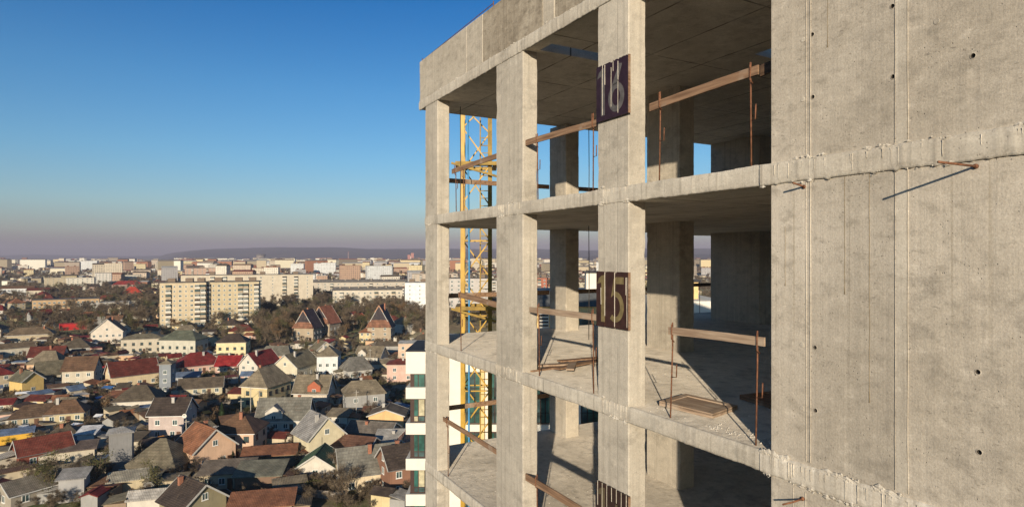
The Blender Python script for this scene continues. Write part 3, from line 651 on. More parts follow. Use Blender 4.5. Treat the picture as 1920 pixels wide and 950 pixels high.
def street(p0, p1, wd, name):
    a, b = at(*p0), at(*p1); d = (b - a).normalized(); nn = Vector((-d.y, d.x, 0)); L = (b - a).length
    m = MB(); m.add([a + nn * wd / 2 + Vector((0, 0, .012)), a - nn * wd / 2 + Vector((0, 0, .012)), b - nn * wd / 2 + Vector((0, 0, .012)), b + nn * wd / 2 + Vector((0, 0, .012))], [(0, 1, 2, 3)])
    for s_ in (-1, 1): m.beam(a + nn * s_ * (wd / 2 + .1) + Vector((0, 0, .06)), b + nn * s_ * (wd / 2 + .1) + Vector((0, 0, .06)), .2, .12, 1)
    for k in range(int(L / 6)):
        p = a + d * (k * 6 + 1); m.add([p + nn * .06 + Vector((0, 0, .02)), p - nn * .06 + Vector((0, 0, .02)), p - nn * .06 + d * 2.5 + Vector((0, 0, .02)), p + nn * .06 + d * 2.5 + Vector((0, 0, .02))], [(0, 1, 2, 3)], 2)
    tag(m.build(name, [M_asph, M_kerb, M_white]), kind='structure')
street((395, 802), (700, 762), 5.5, 'street'); street((60, 700), (640, 655), 5., 'street'); street((430, 940), (236, 800), 4., 'street'); street((640, 660), (560, 560), 5., 'street')

# ------------------------------------------------------------------ house kit
_mc = {}
def wallm(c):
    k = ('w', tuple(c))
    if k not in _mc:
        s = NT('house render'); a = s.noise(.5, 5, .6); b = s.noise(1., 3, .6, s.co((2.5, 2.5, .3)))
        q_ = s.mix(s.ramp(a, .4, .65), [v * .86 for v in c], c); q_ = s.mix(s.m('MULTIPLY', s.ramp(b, .55, .7), .35), q_, [v * .6 for v in c]); _mc[k] = s.out(q_, .9)
    return _mc[k]
def roofm(c, rib=True):
    k = ('r', tuple(c))
    if k not in _mc:
        s = NT('roof covering'); s.b.inputs['Diffuse Roughness'].default_value = .5; a = s.noise(.45, 6, .65); b = s.noise(4., 3)
        q_ = s.mix(s.ramp(a, .38, .66), [v * .62 for v in c], [min(1, v * 1.2) for v in c]); q_ = s.mix(s.m('MULTIPLY', s.ramp(b, .55, .75), .4), q_, [v * .5 + .02 for v in c])
        wv = s.n('TexWave', {'wave_type': 'BANDS', 'bands_direction': 'X'}, Vector=s.co(), Scale=1.1, Distortion=.3)
        bk = s.n('TexBrick', {'offset': .5}, Vector=s.co((1, .55, 1)), Scale=.8, Color1=(.62, .62, .62, 1), Color2=(1, 1, 1, 1), Mortar=(.55, .55, .55, 1), Mortar_Size=.025, Bias=.3)
        q_ = s.mix(.7, q_, bk.outputs[0], 'MULTIPLY'); q_ = s.mix(.28, q_, wv.outputs[0], 'MULTIPLY'); q_ = s.mix(1., q_, (1.25, 1.25, 1.25), 'MULTIPLY')
        q_ = s.mix(s.m('MULTIPLY', s.ramp(s.noise(.9, 4, .7, s.co((.6, 3, 1))), .56, .7), .45), q_, (.20, .15, .10))
        _mc[k] = s.out(q_, .75, wv.outputs[0], .5, .06)
    return _mc[k]
M_wf = plain('white window frame', (.75, .73, .68), .6, .05); M_brick = plain('chimney brick', (.30, .13, .08), .9, .3, 6); M_fr2 = plain('zinc gutter', (.25, .24, .23), .5, .1, 5, .4); M_door = plain('door paint', (.12, .06, .035), .6)
M_brick2 = plain('orange verge brick', (.42, .21, .12), .9, .3, 5)
_wm = {}
def win_meshes(w_, h_, dark=False):
    k = (round(w_, 1), round(h_, 1), dark)
    if k not in _wm:
        m = MB(); t = .09
        m.box(-w_ / 2, -w_ / 2 + t, -.06, 0, 0, h_); m.box(w_ / 2 - t, w_ / 2, -.06, 0, 0, h_); m.box(-w_ / 2 + t, w_ / 2 - t, -.06, 0, 0, t); m.box(-w_ / 2 + t, w_ / 2 - t, -.06, 0, h_ - t, h_); m.box(-.04, .04, -.055, 0, t, h_ - t)
        m.box(-w_ / 2 - .06, w_ / 2 + .06, -.16, 0, -.07, -.003)
        p = MB().box(-w_ / 2 + t, w_ / 2 - t, -.03, -.004, t, h_ - t)
        _wm[k] = (m.mesh('window', M_frame if dark else M_wf), p.mesh('pane', M_gl))
    return _wm[k]
_w1 = {}
def win_single(w_, h_):
    k = (round(w_, 1), round(h_, 1))
    if k not in _w1:
        m = MB(); m.box(-w_ / 2, w_ / 2, -.05, 0, 0, h_, 0); m.box(-w_ / 2 + .12, -.05, -.07, -.051, .12, h_ - .12, 1); m.box(.05, w_ / 2 - .12, -.07, -.051, .12, h_ - .12, 1)
        _w1[k] = m.mesh('window', [M_wf, M_gl])
    return _w1[k]
def put_win(root, x, y, z, rz, w_, h_, fine, dark=False):
    if fine:
        a, b = win_meshes(w_, h_, dark); o = inst('window', a, root, (x, y, z), rz); inst('pane', b, o)
    else: inst('window', win_single(w_, h_), root, (x, y, z), rz)
FOOT = []; HS = .86
def house(name, label, cat, x, yb, W, D, H, Rf, kind, wc, rc, rot=0, oh=.5, wins=(2, 2), chim=1, fine=True, group=None, pos=None, dark=False, dormer=None, dish=False, lean=0, back=True):
    p = Vector(pos) if pos is not None else at(x, yb)
    az = -math.atan2(p.x, p.y); rz = az + R(rot)
    if pos is None: p = p + Vector((p.x, p.y, 0)).normalized() * (D * abs(math.cos(R(rot))) + W * abs(math.sin(R(rot)))) * .42
    p.z = GZ; root = thing(name, label, cat, p, rz, group); hs__ = (.74 if x < 270 and yb > 785 else HS) if fine else 1; W *= hs__; D *= hs__; FOOT.append((p.x, p.y, max(W, D) * .58))
    a, b = W / 2, D / 2; m = MB(); gx = kind in ('gx', 'gy')
    if kind == 'gx': rid = ((-a, 0), (a, 0))
    elif kind == 'gy': rid = ((0, -b), (0, b))
    elif kind == 'hip': rid = ((-a + b * .9, 0), (a - b * .9, 0)) if W >= D else ((0, -b + a * .9), (0, b - a * .9))
    elif kind == 'hh': rid = ((-a + b * .45, 0), (a - b * .45, 0)) if W >= D else ((0, -b + a * .45), (0, b - a * .45))
    m.add([(X, Y, Z) for Z in (-.5, H) for X, Y in ((-a, -b), (a, -b), (a, b), (-a, b))], [(0, 1, 5, 4), (1, 2, 6, 5), (2, 3, 7, 6), (3, 0, 4, 7), (4, 5, 6, 7)])
    if kind == 'gx': m.add([(-a, -b, H), (-a, b, H), (-a, 0, H + Rf), (a, -b, H), (a, b, H), (a, 0, H + Rf)], [(0, 2, 1), (3, 4, 5)])
    if kind == 'gy': m.add([(-a, -b, H), (a, -b, H), (0, -b, H + Rf), (-a, b, H), (a, b, H), (0, b, H + Rf)], [(0, 1, 2), (3, 5, 4)])
    if kind == 'shed': m.add([(-a, -b, H), (-a, b, H), (-a, b, H + Rf), (a, -b, H), (a, b, H), (a, b, H + Rf)], [(0, 2, 1), (3, 4, 5), (1, 2, 5, 4)])
    m.build('wall', wallm(wc), root)
    # roof
    m = MB(); th = .22; E = H - (oh * Rf / (b if kind != 'gy' else a)) if kind not in ('shed', 'flat') else H
    def slabf(pts):
        n = len(pts); m.add([(*q_[:2], q_[2] + th) for q_ in pts] + [(q_[0], q_[1], q_[2] + .02) for q_ in pts], [tuple(range(n)), tuple(range(2 * n - 1, n - 1, -1))] + [(i + n, (i + 1) % n + n, (i + 1) % n, i) for i in range(n)])
    A, B_ = a + oh, b + oh; top = H + Rf
    if kind == 'gx':
        slabf([(-A, -B_, E), (A, -B_, E), (A, 0, top), (-A, 0, top)]); slabf([(A, B_, E), (-A, B_, E), (-A, 0, top), (A, 0, top)])
        rd = ((-A, 0), (A, 0))
    elif kind == 'gy':
        slabf([(-A, B_, E), (-A, -B_, E), (0, -B_, top), (0, B_, top)]); slabf([(A, -B_, E), (A, B_, E), (0, B_, top), (0, -B_, top)])
        rd = ((0, -B_), (0, B_))
    elif kind in ('hip', 'hh'):
        (r0, r1) = rid; r0 = (*r0, top); r1 = (*r1, top)
        if W >= D:
            slabf([(-A, -B_, E), (A, -B_, E), r1, r0]); slabf([(A, B_, E), (-A, B_, E), r0, r1]); slabf([(A, -B_, E), (A, B_, E), r1]); slabf([(-A, B_, E), (-A, -B_, E), r0])
        else:
            slabf([(-A, B_, E), (-A, -B_, E), r0, r1]); slabf([(A, -B_, E), (A, B_, E), r1, r0]); slabf([(-A, -B_, E), (A, -B_, E), r0]); slabf([(A, B_, E), (-A, B_, E), r1])
        rd = (r0[:2], r1[:2])
    elif kind == 'shed': slabf([(-A, -B_, H), (A, -B_, H), (A, B_, H + Rf), (-A, B_, H + Rf)]); rd = None
    else: slabf([(-a - .15, -b - .15, H), (a + .15, -b - .15, H), (a + .15, b + .15, H), (-a - .15, b + .15, H)]); rd = None
    if rd: m.beam((*rd[0], top + th), (*rd[1], top + th), .25, .12)
    rf = m.build('roof', roofm(rc), root)
    if fine and gx:
        m = MB(); fy = .16
        if kind == 'gx':
            for sx in (-1, 1):
                for sy in (-1, 1): MB().beam((sx * (A + .02), sy * B_, E + .1), (sx * (A + .02), 0, top + .1), .07, .3).build('bargeboard', wallm((.5, .48, .44)), rf)
        else:
            for sy in (-1, 1):
                for sx in (-1, 1): MB().beam((sx * A, sy * (B_ + .02), E + .1), (0, sy * (B_ + .02), top + .1), .07, .3).build('bargeboard', wallm((.5, .48, .44)), rf)
        pass
    rnd = random.Random(label + str(round(p.x, 2)))
    for k in range(chim):
        u = rnd.uniform(-.3, .3); cx_, cy_ = (u * W, rnd.choice((-1, 1)) * D * .14) if kind != 'gy' else (rnd.choice((-1, 1)) * W * .14, u * D)
        m = MB(); zt = H + Rf + rnd.uniform(.3, .9); m.box(cx_ - .35, cx_ + .35, cy_ - .3, cy_ + .3, H, zt); m.box(cx_ - .42, cx_ + .42, cy_ - .37, cy_ + .37, zt, zt + .12)
        m.build('chimney', M_brick if rnd.random() < .6 else wallm((.45, .42, .38)), rf)
    # openings
    fl = max(1, int(H / 2.7)); nf, ns = wins
    for f in range(fl):
        zf_ = .95 + f * 2.8
        if zf_ + 1.3 > H: break
        for i in range(nf):
            xx = -a + W * (i + .5) / nf
            if f == 0 and i == nf // 2 and fine and nf > 1:
                d_ = MB().box(-.5, .5, -.07, 0, 0, 2.1).build('door', M_door, root); d_.location = (xx + .9 if nf > 1 and W / nf > 2.6 else xx, -b, 0)
                if W / nf <= 2.6: continue
            put_win(root, xx - (.6 if f == 0 and i == nf // 2 and fine and nf > 1 else 0), -b, zf_, 0, 1.2, 1.3, fine, dark)
            if back and not fine and f == 0: put_win(root, xx, b, zf_, math.pi, 1.2, 1.3, False)
        for i in range(ns):
            yy = -b + D * (i + .5) / ns
            if rot < 0 or fine: put_win(root, a, yy, zf_, R(90), 1.2, 1.3, fine, dark)
            if rot > 0 or fine: put_win(root, -a, yy, zf_, R(-90), 1.2, 1.3, fine, dark)
    if Rf > 2.6 and kind == 'gy': put_win(root, 0, -b, H + .5, 0, 1.1, 1.2, fine, dark)
    if Rf > 2.6 and kind == 'gx':
        put_win(root, a, 0, H + .5, R(90), 1.1, 1.2, fine, dark)
        put_win(root, -a, 0, H + .5, R(-90), 1.1, 1.2, fine, dark)
    if fine or rnd.random() < .5:
        sx = rnd.choice((-1, 1)); aw, ad, ah = rnd.uniform(2., 3.6), rnd.uniform(2.5, 4.2), rnd.uniform(1.9, 2.5); y0 = rnd.uniform(-b, b - ad); x0_ = sx * a
        xa, xb = (x0_, x0_ + aw) if sx > 0 else (x0_ - aw, x0_)
        an = MB().box(xa + .004, xb - .004, y0, y0 + ad, -.3, ah).build('annex', wallm(rnd.choice((CRM, BEI, GRY, WHT, (.30, .22, .15)))), root)
        mm = MB(); hi, lo = ah + .75, ah + .1; zl, zr = (hi, lo) if sx > 0 else (lo, hi)
        mm.add([(xa - .2 * (sx < 0), y0 - .25, zl), (xb + .2 * (sx > 0), y0 - .25, zr), (xb + .2 * (sx > 0), y0 + ad + .25, zr), (xa - .2 * (sx < 0), y0 + ad + .25, zl)] + [(xa - .2 * (sx < 0), y0 - .25, zl - .12), (xb + .2 * (sx > 0), y0 - .25, zr - .12), (xb + .2 * (sx > 0), y0 + ad + .25, zr - .12), (xa - .2 * (sx < 0), y0 + ad + .25, zl - .12)], [(0, 1, 2, 3), (7, 6, 5, 4), (0, 4, 5, 1), (1, 5, 6, 2), (2, 6, 7, 3), (3, 7, 4, 0)])
        mm.build('annex_roof', roofm(rnd.choice((GREY, DGREY, BRN, RUST, OLV, (.3, .28, .25)))), an)
    if Rf > 2 and kind != 'shed' and rnd.random() < .6:
        u = rnd.uniform(-.3, .3); MB().tube([(u * W if kind != 'gy' else 0, 0 if kind != 'gy' else u * D, H + Rf), (u * W if kind != 'gy' else 0, 0 if kind != 'gy' else u * D, H + Rf + 2.2)], .05, 5).build('aerial', M_rail, rf)
    if fine and kind != 'flat':
        for sy in (-1, 1):
            if kind in ('gx', 'hip', 'hh'): MB().beam((-A, sy * (B_ + .06), E + .06), (A, sy * (B_ + .06), E + .06), .13, .12).build('gutter', M_wf if rnd.random() < .4 else M_fr2, rf)
    if dormer:
        dx, dw, dh, dc, drc = dormer; z0 = H * .98; m = MB(); yf = -b - .05
        m.box(dx - dw / 2, dx + dw / 2, yf, 0, H - .4, z0 + dh * .6); m.add([(dx - dw / 2, yf, z0 + dh * .6), (dx + dw / 2, yf, z0 + dh * .6), (dx, yf, z0 + dh)], [(0, 1, 2)])
        dm = m.build('dormer', wallm(dc), root); m = MB(); w2 = dw / 2 + .3
        for s_ in (-1, 1): m.add([(dx + s_ * w2, yf - .3, z0 + dh * .5), (dx, yf - .3, z0 + dh + .12), (dx, .3, z0 + dh + .12), (dx + s_ * w2, .3, z0 + dh * .5), (dx + s_ * w2, yf - .3, z0 + dh * .5 - .15), (dx, yf - .3, z0 + dh), (dx, .3, z0 + dh), (dx + s_ * w2, .3, z0 + dh * .5 - .15)], [(0, 1, 2, 3), (7, 6, 5, 4), (0, 4, 5, 1), (0, 3, 7, 4)])
        m.build('dormer_roof', roofm(drc), dm); a_, b_ = win_meshes(1.2, 1.1, dark); o = inst('window', a_, dm, (dx, yf, z0 - .05)); inst('pane', b_, o)
    if dish:
        m = MB(); n = 14; vs = [(0, 0, 0)] + [(.55 * math.cos(6.283 * k / n), -.15, .55 * math.sin(6.283 * k / n)) for k in range(n)]
        m.add(vs, [(0, 1 + k, 1 + (k + 1) % n) for k in range(n)]); m.beam((0, 0, 0), (0, .5, -.3), .06, .06); d_ = m.build('satellite_dish', M_white, root); d_.location = (a + .4, -b - .4, H - .3)
    return root

GREY, DGREY, BRN, DBRN, RED, DRED, RUST, GRN, OLV = (.205, .168, .115), (.10, .080, .056), (.145, .082, .048), (.058, .043, .035), (.165, .024, .022), (.12, .028, .020), (.23, .10, .052), (.035, .07, .035), (.155, .135, .09)
CRM, YEL, PCH, WHT, PNK, BEI, TAN, MAU, GRY = (.56, .47, .33), (.60, .49, .28), (.62, .41, .25), (.60, .55, .47), (.62, .42, .34), (.52, .46, .36), (.46, .38, .26), (.50, .41, .37), (.33, .32, .30)
LMK = []
def H_(lm, label, x, yb, W, D, H, Rf, kind, wc, rc, rot=0, name='house', cat='house', **k):
    o = house(name, label, cat, x, yb, W, D, H, Rf, kind, wc, rc, rot, **k); LMK.append((lm, x, yb)); return o
H_('the mauve house', 'mauve two storey house with dark brown gable roof and satellite dish', 325, 826, 9.8, 9, 6.4, 3.2, 'gx', MAU, DBRN, -24, wins=(2, 2), dish=True)
H_('the white arched house', 'low white house with arched porch and wide dark grey hipped roof', 262, 774, 13.5, 10, 3.6, 3.4, 'hip', WHT, DGREY, -18, wins=(4, 2))
H_('the long red roofed house', 'cream house under a long dark red metal roof beside a grey tower', 248, 727, 17, 10, 4.6, 4.2, 'gx', (.62, .50, .32), DRED, 14, wins=(4, 2))
H_('the grey stair tower', 'narrow blue grey stair tower joined to the long red roofed house', 314, 738, 4.2, 5, 10, .8, 'hip', (.24, .26, .28), GREY, -20, name='stair_tower', cat='tower', wins=(1, 1), chim=0)
H_('the big yellow house', 'big yellow two storey house with grey slate hipped roof and dim side wall', 500, 766, 10.5, 14, 6.6, 4.8, 'hh', YEL, GREY, -36, wins=(2, 4), dark=True)
H_('the brick red dormer house', 'white trimmed house with orange red dormer and grey mansard roof', 590, 765, 12, 9, 4.6, 4.4, 'gx', (.60, .52, .42), GREY, -20, wins=(3, 2), dormer=(1.2, 4, 3.6, (.42, .13, .07), GREY))
H_('the white grey roofed villa', 'white villa with two long grey roofs and small brown gabled dormer', 536, 812, 15, 9, 3.4, 4.6, 'gx', WHT, (.19, .18, .15), -16, wins=(4, 2), dormer=(-2, 4.4, 3.6, WHT, (.22, .23, .25)))
H_('the pale yellow house', 'tall pale yellow house with dark brown hipped roof and skylight', 438, 672, 14.5, 10, 7.4, 3., 'hip', (.70, .60, .36), DBRN, -14, wins=(4, 2), dark=True)
H_('the pale grey green house', 'large pale two storey house under mossy green roof', 345, 671, 20, 12, 8., 3.4, 'hip', (.52, .49, .40), (.11, .12, .085), -32, wins=(5, 3), dark=True)
H_('the beige workshop', 'beige two storey workshop with layered flat olive roofs', 270, 662, 20, 12, 6.8, 1.6, 'hip', BEI, OLV, -10, wins=(5, 2), dark=True)
H_('the white gabled barn', 'big white gable fronted house with brown roof standing alone', 204, 645, 16.5, 14, 6.6, 6.4, 'gy', (.66, .58, .48), BRN, -8, wins=(5, 3))
H_('the red roofed white gable house', 'white gabled house with bright crimson metal roof', 487, 712, 9.5, 15, 5.4, 4.2, 'gy', WHT, RED, -38, wins=(2, 3))
H_('the crimson roofed pink house', 'pink house with broad crimson hipped roof next to the crimson gabled one', 372, 701, 19, 13, 3.4, 4., 'hip', PNK, RED, 12, wins=(5, 2))
H_('the small crimson roof', 'low house with crimson roof between pink house and white gable', 432, 700, 10, 10, 3., 3.2, 'gx', PNK, (.26, .02, .02), -18, wins=(3, 2))
H_('the large grey roofed cream house', 'cream half gabled house with long grey ribbed roof', 556, 712, 12, 17, 4.6, 4.4, 'gy', (.60, .54, .40), OLV, -34, wins=(3, 4))
H_('the white turreted house', 'whitewashed tall house with several small grey roofs and balcony', 617, 706, 9, 11, 8., 3., 'hip', (.66, .66, .64), GREY, -8, wins=(3, 3))
H_('the hump roofed grey house', 'grey walled house with a sagging grey hipped roof', 668, 712, 11, 10, 3.8, 3.8, 'hh', (.48, .46, .42), (.16, .15, .13), 20, wins=(3, 2))
H_('the white dormer house', 'white house with grey roof and small white gable above the hump roof', 697, 686, 13, 10, 3.8, 3.6, 'gx', (.60, .57, .50), GREY, -24, wins=(3, 2), dormer=(-2.5, 3.4, 3., WHT, GREY))
H_('the peach gabled house', 'peach gabled house with brown tiled roofs and attic window', 385, 884, 10.5, 11, 4.4, 3.9, 'gy', (.66, .44, .30), RUST, 24, wins=(2, 2), dish=False)
H_('the brown hip roofed villa', 'tall peach villa with chestnut brown hipped roof behind peach gable', 450, 862, 11, 10, 6., 3., 'hip', (.60, .42, .30), BRN, -22, wins=(3, 2), dark=True)
H_('the rust roofed shed', 'long low shed with flat rusty sheet roof', 506, 878, 12.5, 5, 2.6, .9, 'shed', (.22, .17, .12), RUST, -6, name='shed', cat='shed', wins=(0, 0), chim=0)
H_('the cream shed', 'cream shed with patched grey brown pent roof', 428, 918, 11, 6.5, 2.9, 1., 'shed', CRM, (.16, .13, .10), -12, name='shed', cat='shed', wins=(3, 1), chim=0)
H_('the olive roofed shed', 'wide shed with mossy olive sheet roof and rusty lower edge', 490, 922, 10, 7, 2.8, 1.1, 'shed', (.20, .13, .09), (.15, .145, .11), -14, name='shed', cat='shed', wins=(0, 0), chim=0)
H_('the rust roof at the foot', 'shed with orange rust roof at the very foot of the picture', 492, 982, 12, 6, 2.6, 1., 'shed', (.3, .26, .2), RUST, -8, name='shed', cat='shed', wins=(0, 0), chim=0)
H_('the cream gable house', 'cream gabled house with white bargeboards and pale grey roof', 598, 864, 10, 10, 5., 4.2, 'gy', (.64, .56, .38), (.24, .23, .22), 24, wins=(2, 2))
H_('the orange flat house', 'apricot house with shallow dark roof and white eaves', 728, 812, 10.5, 8, 4.4, 1.6, 'gy', (.74, .46, .22), DGREY, -10, wins=(2, 1), chim=1)
H_('the cream grey roofed bungalow', 'cream bungalow with big pale grey roof, satellite dish and garden in front', 690, 924, 13.5, 11, 3.7, 3.8, 'gx', (.66, .55, .38), (.20, .19, .16), 9, wins=(3, 2), dish=True)
H_('the two tone brown house', 'brown brick house with wood clad upper storey and white windows', 752, 934, 8.5, 9, 5.8, 3., 'gx', (.27, .14, .09), DBRN, 20, wins=(2, 1))
H_('the green roofed house', 'white cottage with dark green sheet gable roof', 600, 902, 8.6, 9, 2.7, 2.4, 'gy', WHT, GRN, -14, wins=(1, 2), chim=0)
H_('the grey ribbed sheds', 'weathered barn with ribbed grey board roof near apricot house', 700, 838, 13, 8, 3., 1.7, 'gx', (.40, .36, .30), (.15, .13, .11), -24, name='barn', cat='barn', wins=(2, 1), chim=1)
H_('the brown roofed lean-to', 'low barn with chocolate brown roof below the ribbed grey barn', 665, 866, 12, 7, 2.6, 1.8, 'gx', (.36, .30, .24), (.12, .06, .04), -30, name='barn', cat='barn', wins=(0, 1), chim=0)
H_('the white outbuilding', 'white outbuilding with red chimney and flat pale roof', 738, 852, 9, 7, 2.8, 1.2, 'shed', WHT, (.35, .33, .3), -8, wins=(2, 1), chim=1)
H_('the small pink gable', 'small pink gable peeking beside the white flats', 757, 872, 6, 8, 3., 2.6, 'gy', PNK, (.2, .1, .07), -8, wins=(1, 1), chim=0)
H_('the pink flat house', 'pink box shaped house with maroon roof edge', 757, 716, 13, 9, 6.4, 1.2, 'hip', PNK, DRED, -8, wins=(2, 2))
H_('the tan flat block', 'tan plastered two storey block with flat roof and stained parapet', 775, 684, 14, 11, 9., 0, 'flat', (.60, .44, .32), GRY, -4, wins=(3, 2), chim=0)
H_('the grey barn', 'grey barn with wide flat roof behind white dormer house', 730, 668, 13, 9, 4.6, 1.5, 'gx', GRY, DGREY, -10, name='barn', cat='barn', wins=(2, 1), chim=0)
H_('the orange walled cottage', 'orange walled cottage with drooping grey roof above crimson roofs', 520, 684, 15, 9, 4., 3.2, 'hh', (.55, .26, .13), (.16, .15, .12), -18, wins=(3, 2))
H_('the cream cabin', 'cream cabin with small attic windows between trees', 604, 668, 10, 9, 3., 3.4, 'gy', (.60, .53, .40), OLV, 24, wins=(1, 2))
for lm, lb, x, yb, W, H, Rf, rc, rot in (('the left steep brick villa', 'mosaic walled villa with steep dark gable and brick verge', 578, 640, 13, 7.5, 9., (.05, .035, .045), -26), ('the middle steep brick villa', 'second steep gabled villa with rust red lower roof', 610, 632, 15, 8, 9., (.26, .10, .06), -34),
        ('the steep roofed mosaic villa', 'patterned stone villa with very steep rust and black gable', 715, 642, 14.5, 8.5, 11., (.24, .11, .07), -12), ('the bright red annex', 'annex with vivid orange red roof among dark trees', 664, 608, 14, 4, 4., (.42, .05, .025), -30)):
    vo = H_(lm, lb, x, yb, W, 13, H, Rf, 'gy', (.40, .32, .23), rc if lm != 'the steep roofed mosaic villa' else (.05, .04, .045), rot, name='villa', cat='villa', wins=(2, 3), chim=1)
    a_, b_ = W * HS / 2, 13 * HS / 2
    if Rf > 8:
        m = MB(); m.add([(-a_ * .72, -b_ - .25, H + Rf * .3), (a_ * .72, -b_ - .25, H + Rf * .3), (0, -b_ - .25, H + Rf * .97), (-a_ * .72, -b_ - .02, H + Rf * .3), (a_ * .72, -b_ - .02, H + Rf * .3), (0, -b_ - .02, H + Rf * .97)], [(0, 1, 2), (5, 4, 3), (0, 3, 4, 1)]); m.build('gable_sheet', roofm((.055, .045, .05)), vo)  # dark sheet that darkens the upper triangle of the front gable
        m = MB(); m.add([(-a_ - .5, -b_ - 1.6, H - .3), (a_ + .5, -b_ - 1.6, H - .3), (a_ * .75, -b_ - .2, H + Rf * .33), (-a_ * .75, -b_ - .2, H + Rf * .33), (-a_ - .5, -b_ - .1, H - .3), (a_ + .5, -b_ - .1, H - .3)], [(0, 1, 2, 3), (0, 3, 4), (1, 5, 2), (1, 0, 4, 5)]); m.build('skirt_roof', roofm((.26, .12, .07)), vo)
        for sx in (-1, 1): m = MB(); m.beam((sx * a_ * .35, -b_ - .5, H + Rf * .7), (0, -b_ - .5, H + Rf + .3), .4, .35); m.build('brick_verge', M_brick2, vo)
H_('the annex with white windows', 'cream annex with rust roof leaning on the mosaic villa', 686, 642, 7, 8, 5.4, 1.8, 'hip', YEL, RUST, -8, wins=(2, 1))
H_('the yellow shed', 'ochre yellow gabled shed with mossy roof beside blue sheds', 50, 740, 7.5, 9, 4.6, 2.6, 'gy', (.62, .44, .17), (.13, .12, .08), 26, wins=(1, 0))
H_('the brown roofed long shed', 'long shed with brown sheet roof and rows of posts', 72, 800, 16, 8, 2.8, 2.4, 'hip', (.42, .34, .22), (.11, .07, .045), -8, wins=(5, 2))
H_('the concrete chimney block', 'tall bare concrete box with metal capped roof', 228, 892, 5.6, 5, 9., .6, 'hip', (.22, .215, .21), (.3, .29, .28), -6, name='concrete_tower', cat='tower', wins=(0, 0), chim=0)
H_('the ochre wall shed', 'bright ochre walled shed with blue sheets on roof', 26, 836, 10, 5, 2.7, .5, 'shed', (.72, .42, .06), (.15, .2, .3), -5, wins=(0, 0), chim=0)
H_('the dark red barn', 'barn with maroon red roof below the ochre wall', 80, 876, 13, 9, 3.2, 2.4, 'gx', (.20, .06, .04), (.17, .045, .03), 12, name='barn', cat='barn', wins=(2, 1), chim=0)
H_('the flat brown shed', 'shed with flat brown felt roof beside concrete box', 145, 868, 9.5, 6, 2.6, .8, 'shed', BEI, (.14, .105, .085), -8, name='shed', cat='shed', wins=(0, 0), chim=0)
H_('the white canvas shed', 'white sheeted shed with sloping tarpaulin roof', 167, 842, 5, 5, 3.4, 1., 'shed', (.7, .7, .7), (.55, .55, .57), -22, name='shed', cat='shed', wins=(0, 0), chim=0)
H_('the thatched round house', 'low house under a lumpy straw coloured hipped roof', 306, 902, 12.5, 12, 2.6, 4.2, 'hip', (.36, .30, .20), (.17, .145, .10), -30, wins=(2, 2), chim=0)
H_('the stone terrace shed', 'stone walled shed with flat pale roof among bushes', 245, 925, 9.5, 6, 2.4, .5, 'shed', (.50, .42, .28), (.38, .34, .26), -4, name='shed', cat='shed', wins=(0, 0), chim=0)
H_('the small cream cottage', 'small cream cottage with dark hipped roof next to white canvas shed', 122, 834, 7.5, 6, 2.6, 1.6, 'hip', CRM, DGREY, -10, wins=(2, 1))
H_('the brown porch house', 'house with chestnut roof and sunlit porch above the cream cottage', 128, 796, 12, 8, 3.2, 2.6, 'hip', (.5, .42, .26), BRN, -16, wins=(3, 2))
H_('the grey foot warehouse', 'grey warehouse with shallow gable at the bottom corner', 60, 952, 12, 8, 2.8, 1.6, 'gx', (.34, .30, .24), (.19, .165, .13), 22, name='warehouse', cat='warehouse', wins=(2, 1), chim=0)
H_('the patched grey shed', 'patched grey metal shed with upright ribs', 140, 942, 5.5, 5, 4.2, .8, 'shed', (.36, .35, .34), (.26, .25, .24), -16, name='shed', cat='shed', wins=(0, 0), chim=0)
H_('the olive gable at the foot', 'house with grainy olive gable wall at the foot', 362, 992, 9, 9, 3.6, 3., 'gy', (.30, .26, .16), DBRN, 28, wins=(1, 1), chim=1)
H_('the tiled cottage', 'brown roofed cottage with dim cream wall above the mauve house', 378, 742, 15, 8, 2.8, 2.4, 'gx', (.5, .44, .3), (.11, .085, .06), -5, wins=(4, 1))
H_('the blue roofed garage', 'garage with faded blue sheet roof by the long red roofed house', 352, 722, 9, 6, 2.8, .9, 'shed', (.4, .4, .4), (.13, .17, .24), -12, name='garage', cat='garage', wins=(0, 0), chim=0)
H_('the wide brown roofs', 'wide low house with two sandy brown roofs', 58, 642, 24, 11, 4.2, 3.2, 'hip', (.46, .38, .26), (.17, .125, .08), -10, wins=(5, 2))
H_('the red fascia shop', 'low shop with bright red flat roof edge', 137, 618, 16, 8, 3.6, 0, 'flat', (.50, .03, .03), (.4, .03, .03), 4, name='shop', cat='shop', wins=(0, 0), chim=0)
H_('the white peeling cottage', 'pale peeling cottage with shallow roof at the edge of gardens', 30, 668, 15, 9, 4., 1.6, 'gx', (.5, .45, .36), (.15, .11, .07), 8, wins=(4, 2))
H_('the red rotunda', 'rounded hall with vermilion domed roof and tall windows', 248, 562, 22, 18, 6.8, 6.5, 'hip', (.56, .38, .22), (.42, .055, .03), -4, name='hall', cat='hall', wins=(7, 3), chim=0)
H_('the low white school', 'long low pale building with stepped flat roofs', 192, 583, 46, 14, 7., 0, 'flat', (.44, .42, .38), (.35, .33, .3), -6, name='school', cat='school', wins=(12, 3), chim=0)
H_('the crimson barn', 'wide barn with deep crimson roof behind the rotunda', 240, 540, 44, 18, 5., 5., 'hip', (.3, .2, .16), (.25, .03, .025), -8, name='barn', cat='barn', wins=(6, 2), chim=0)

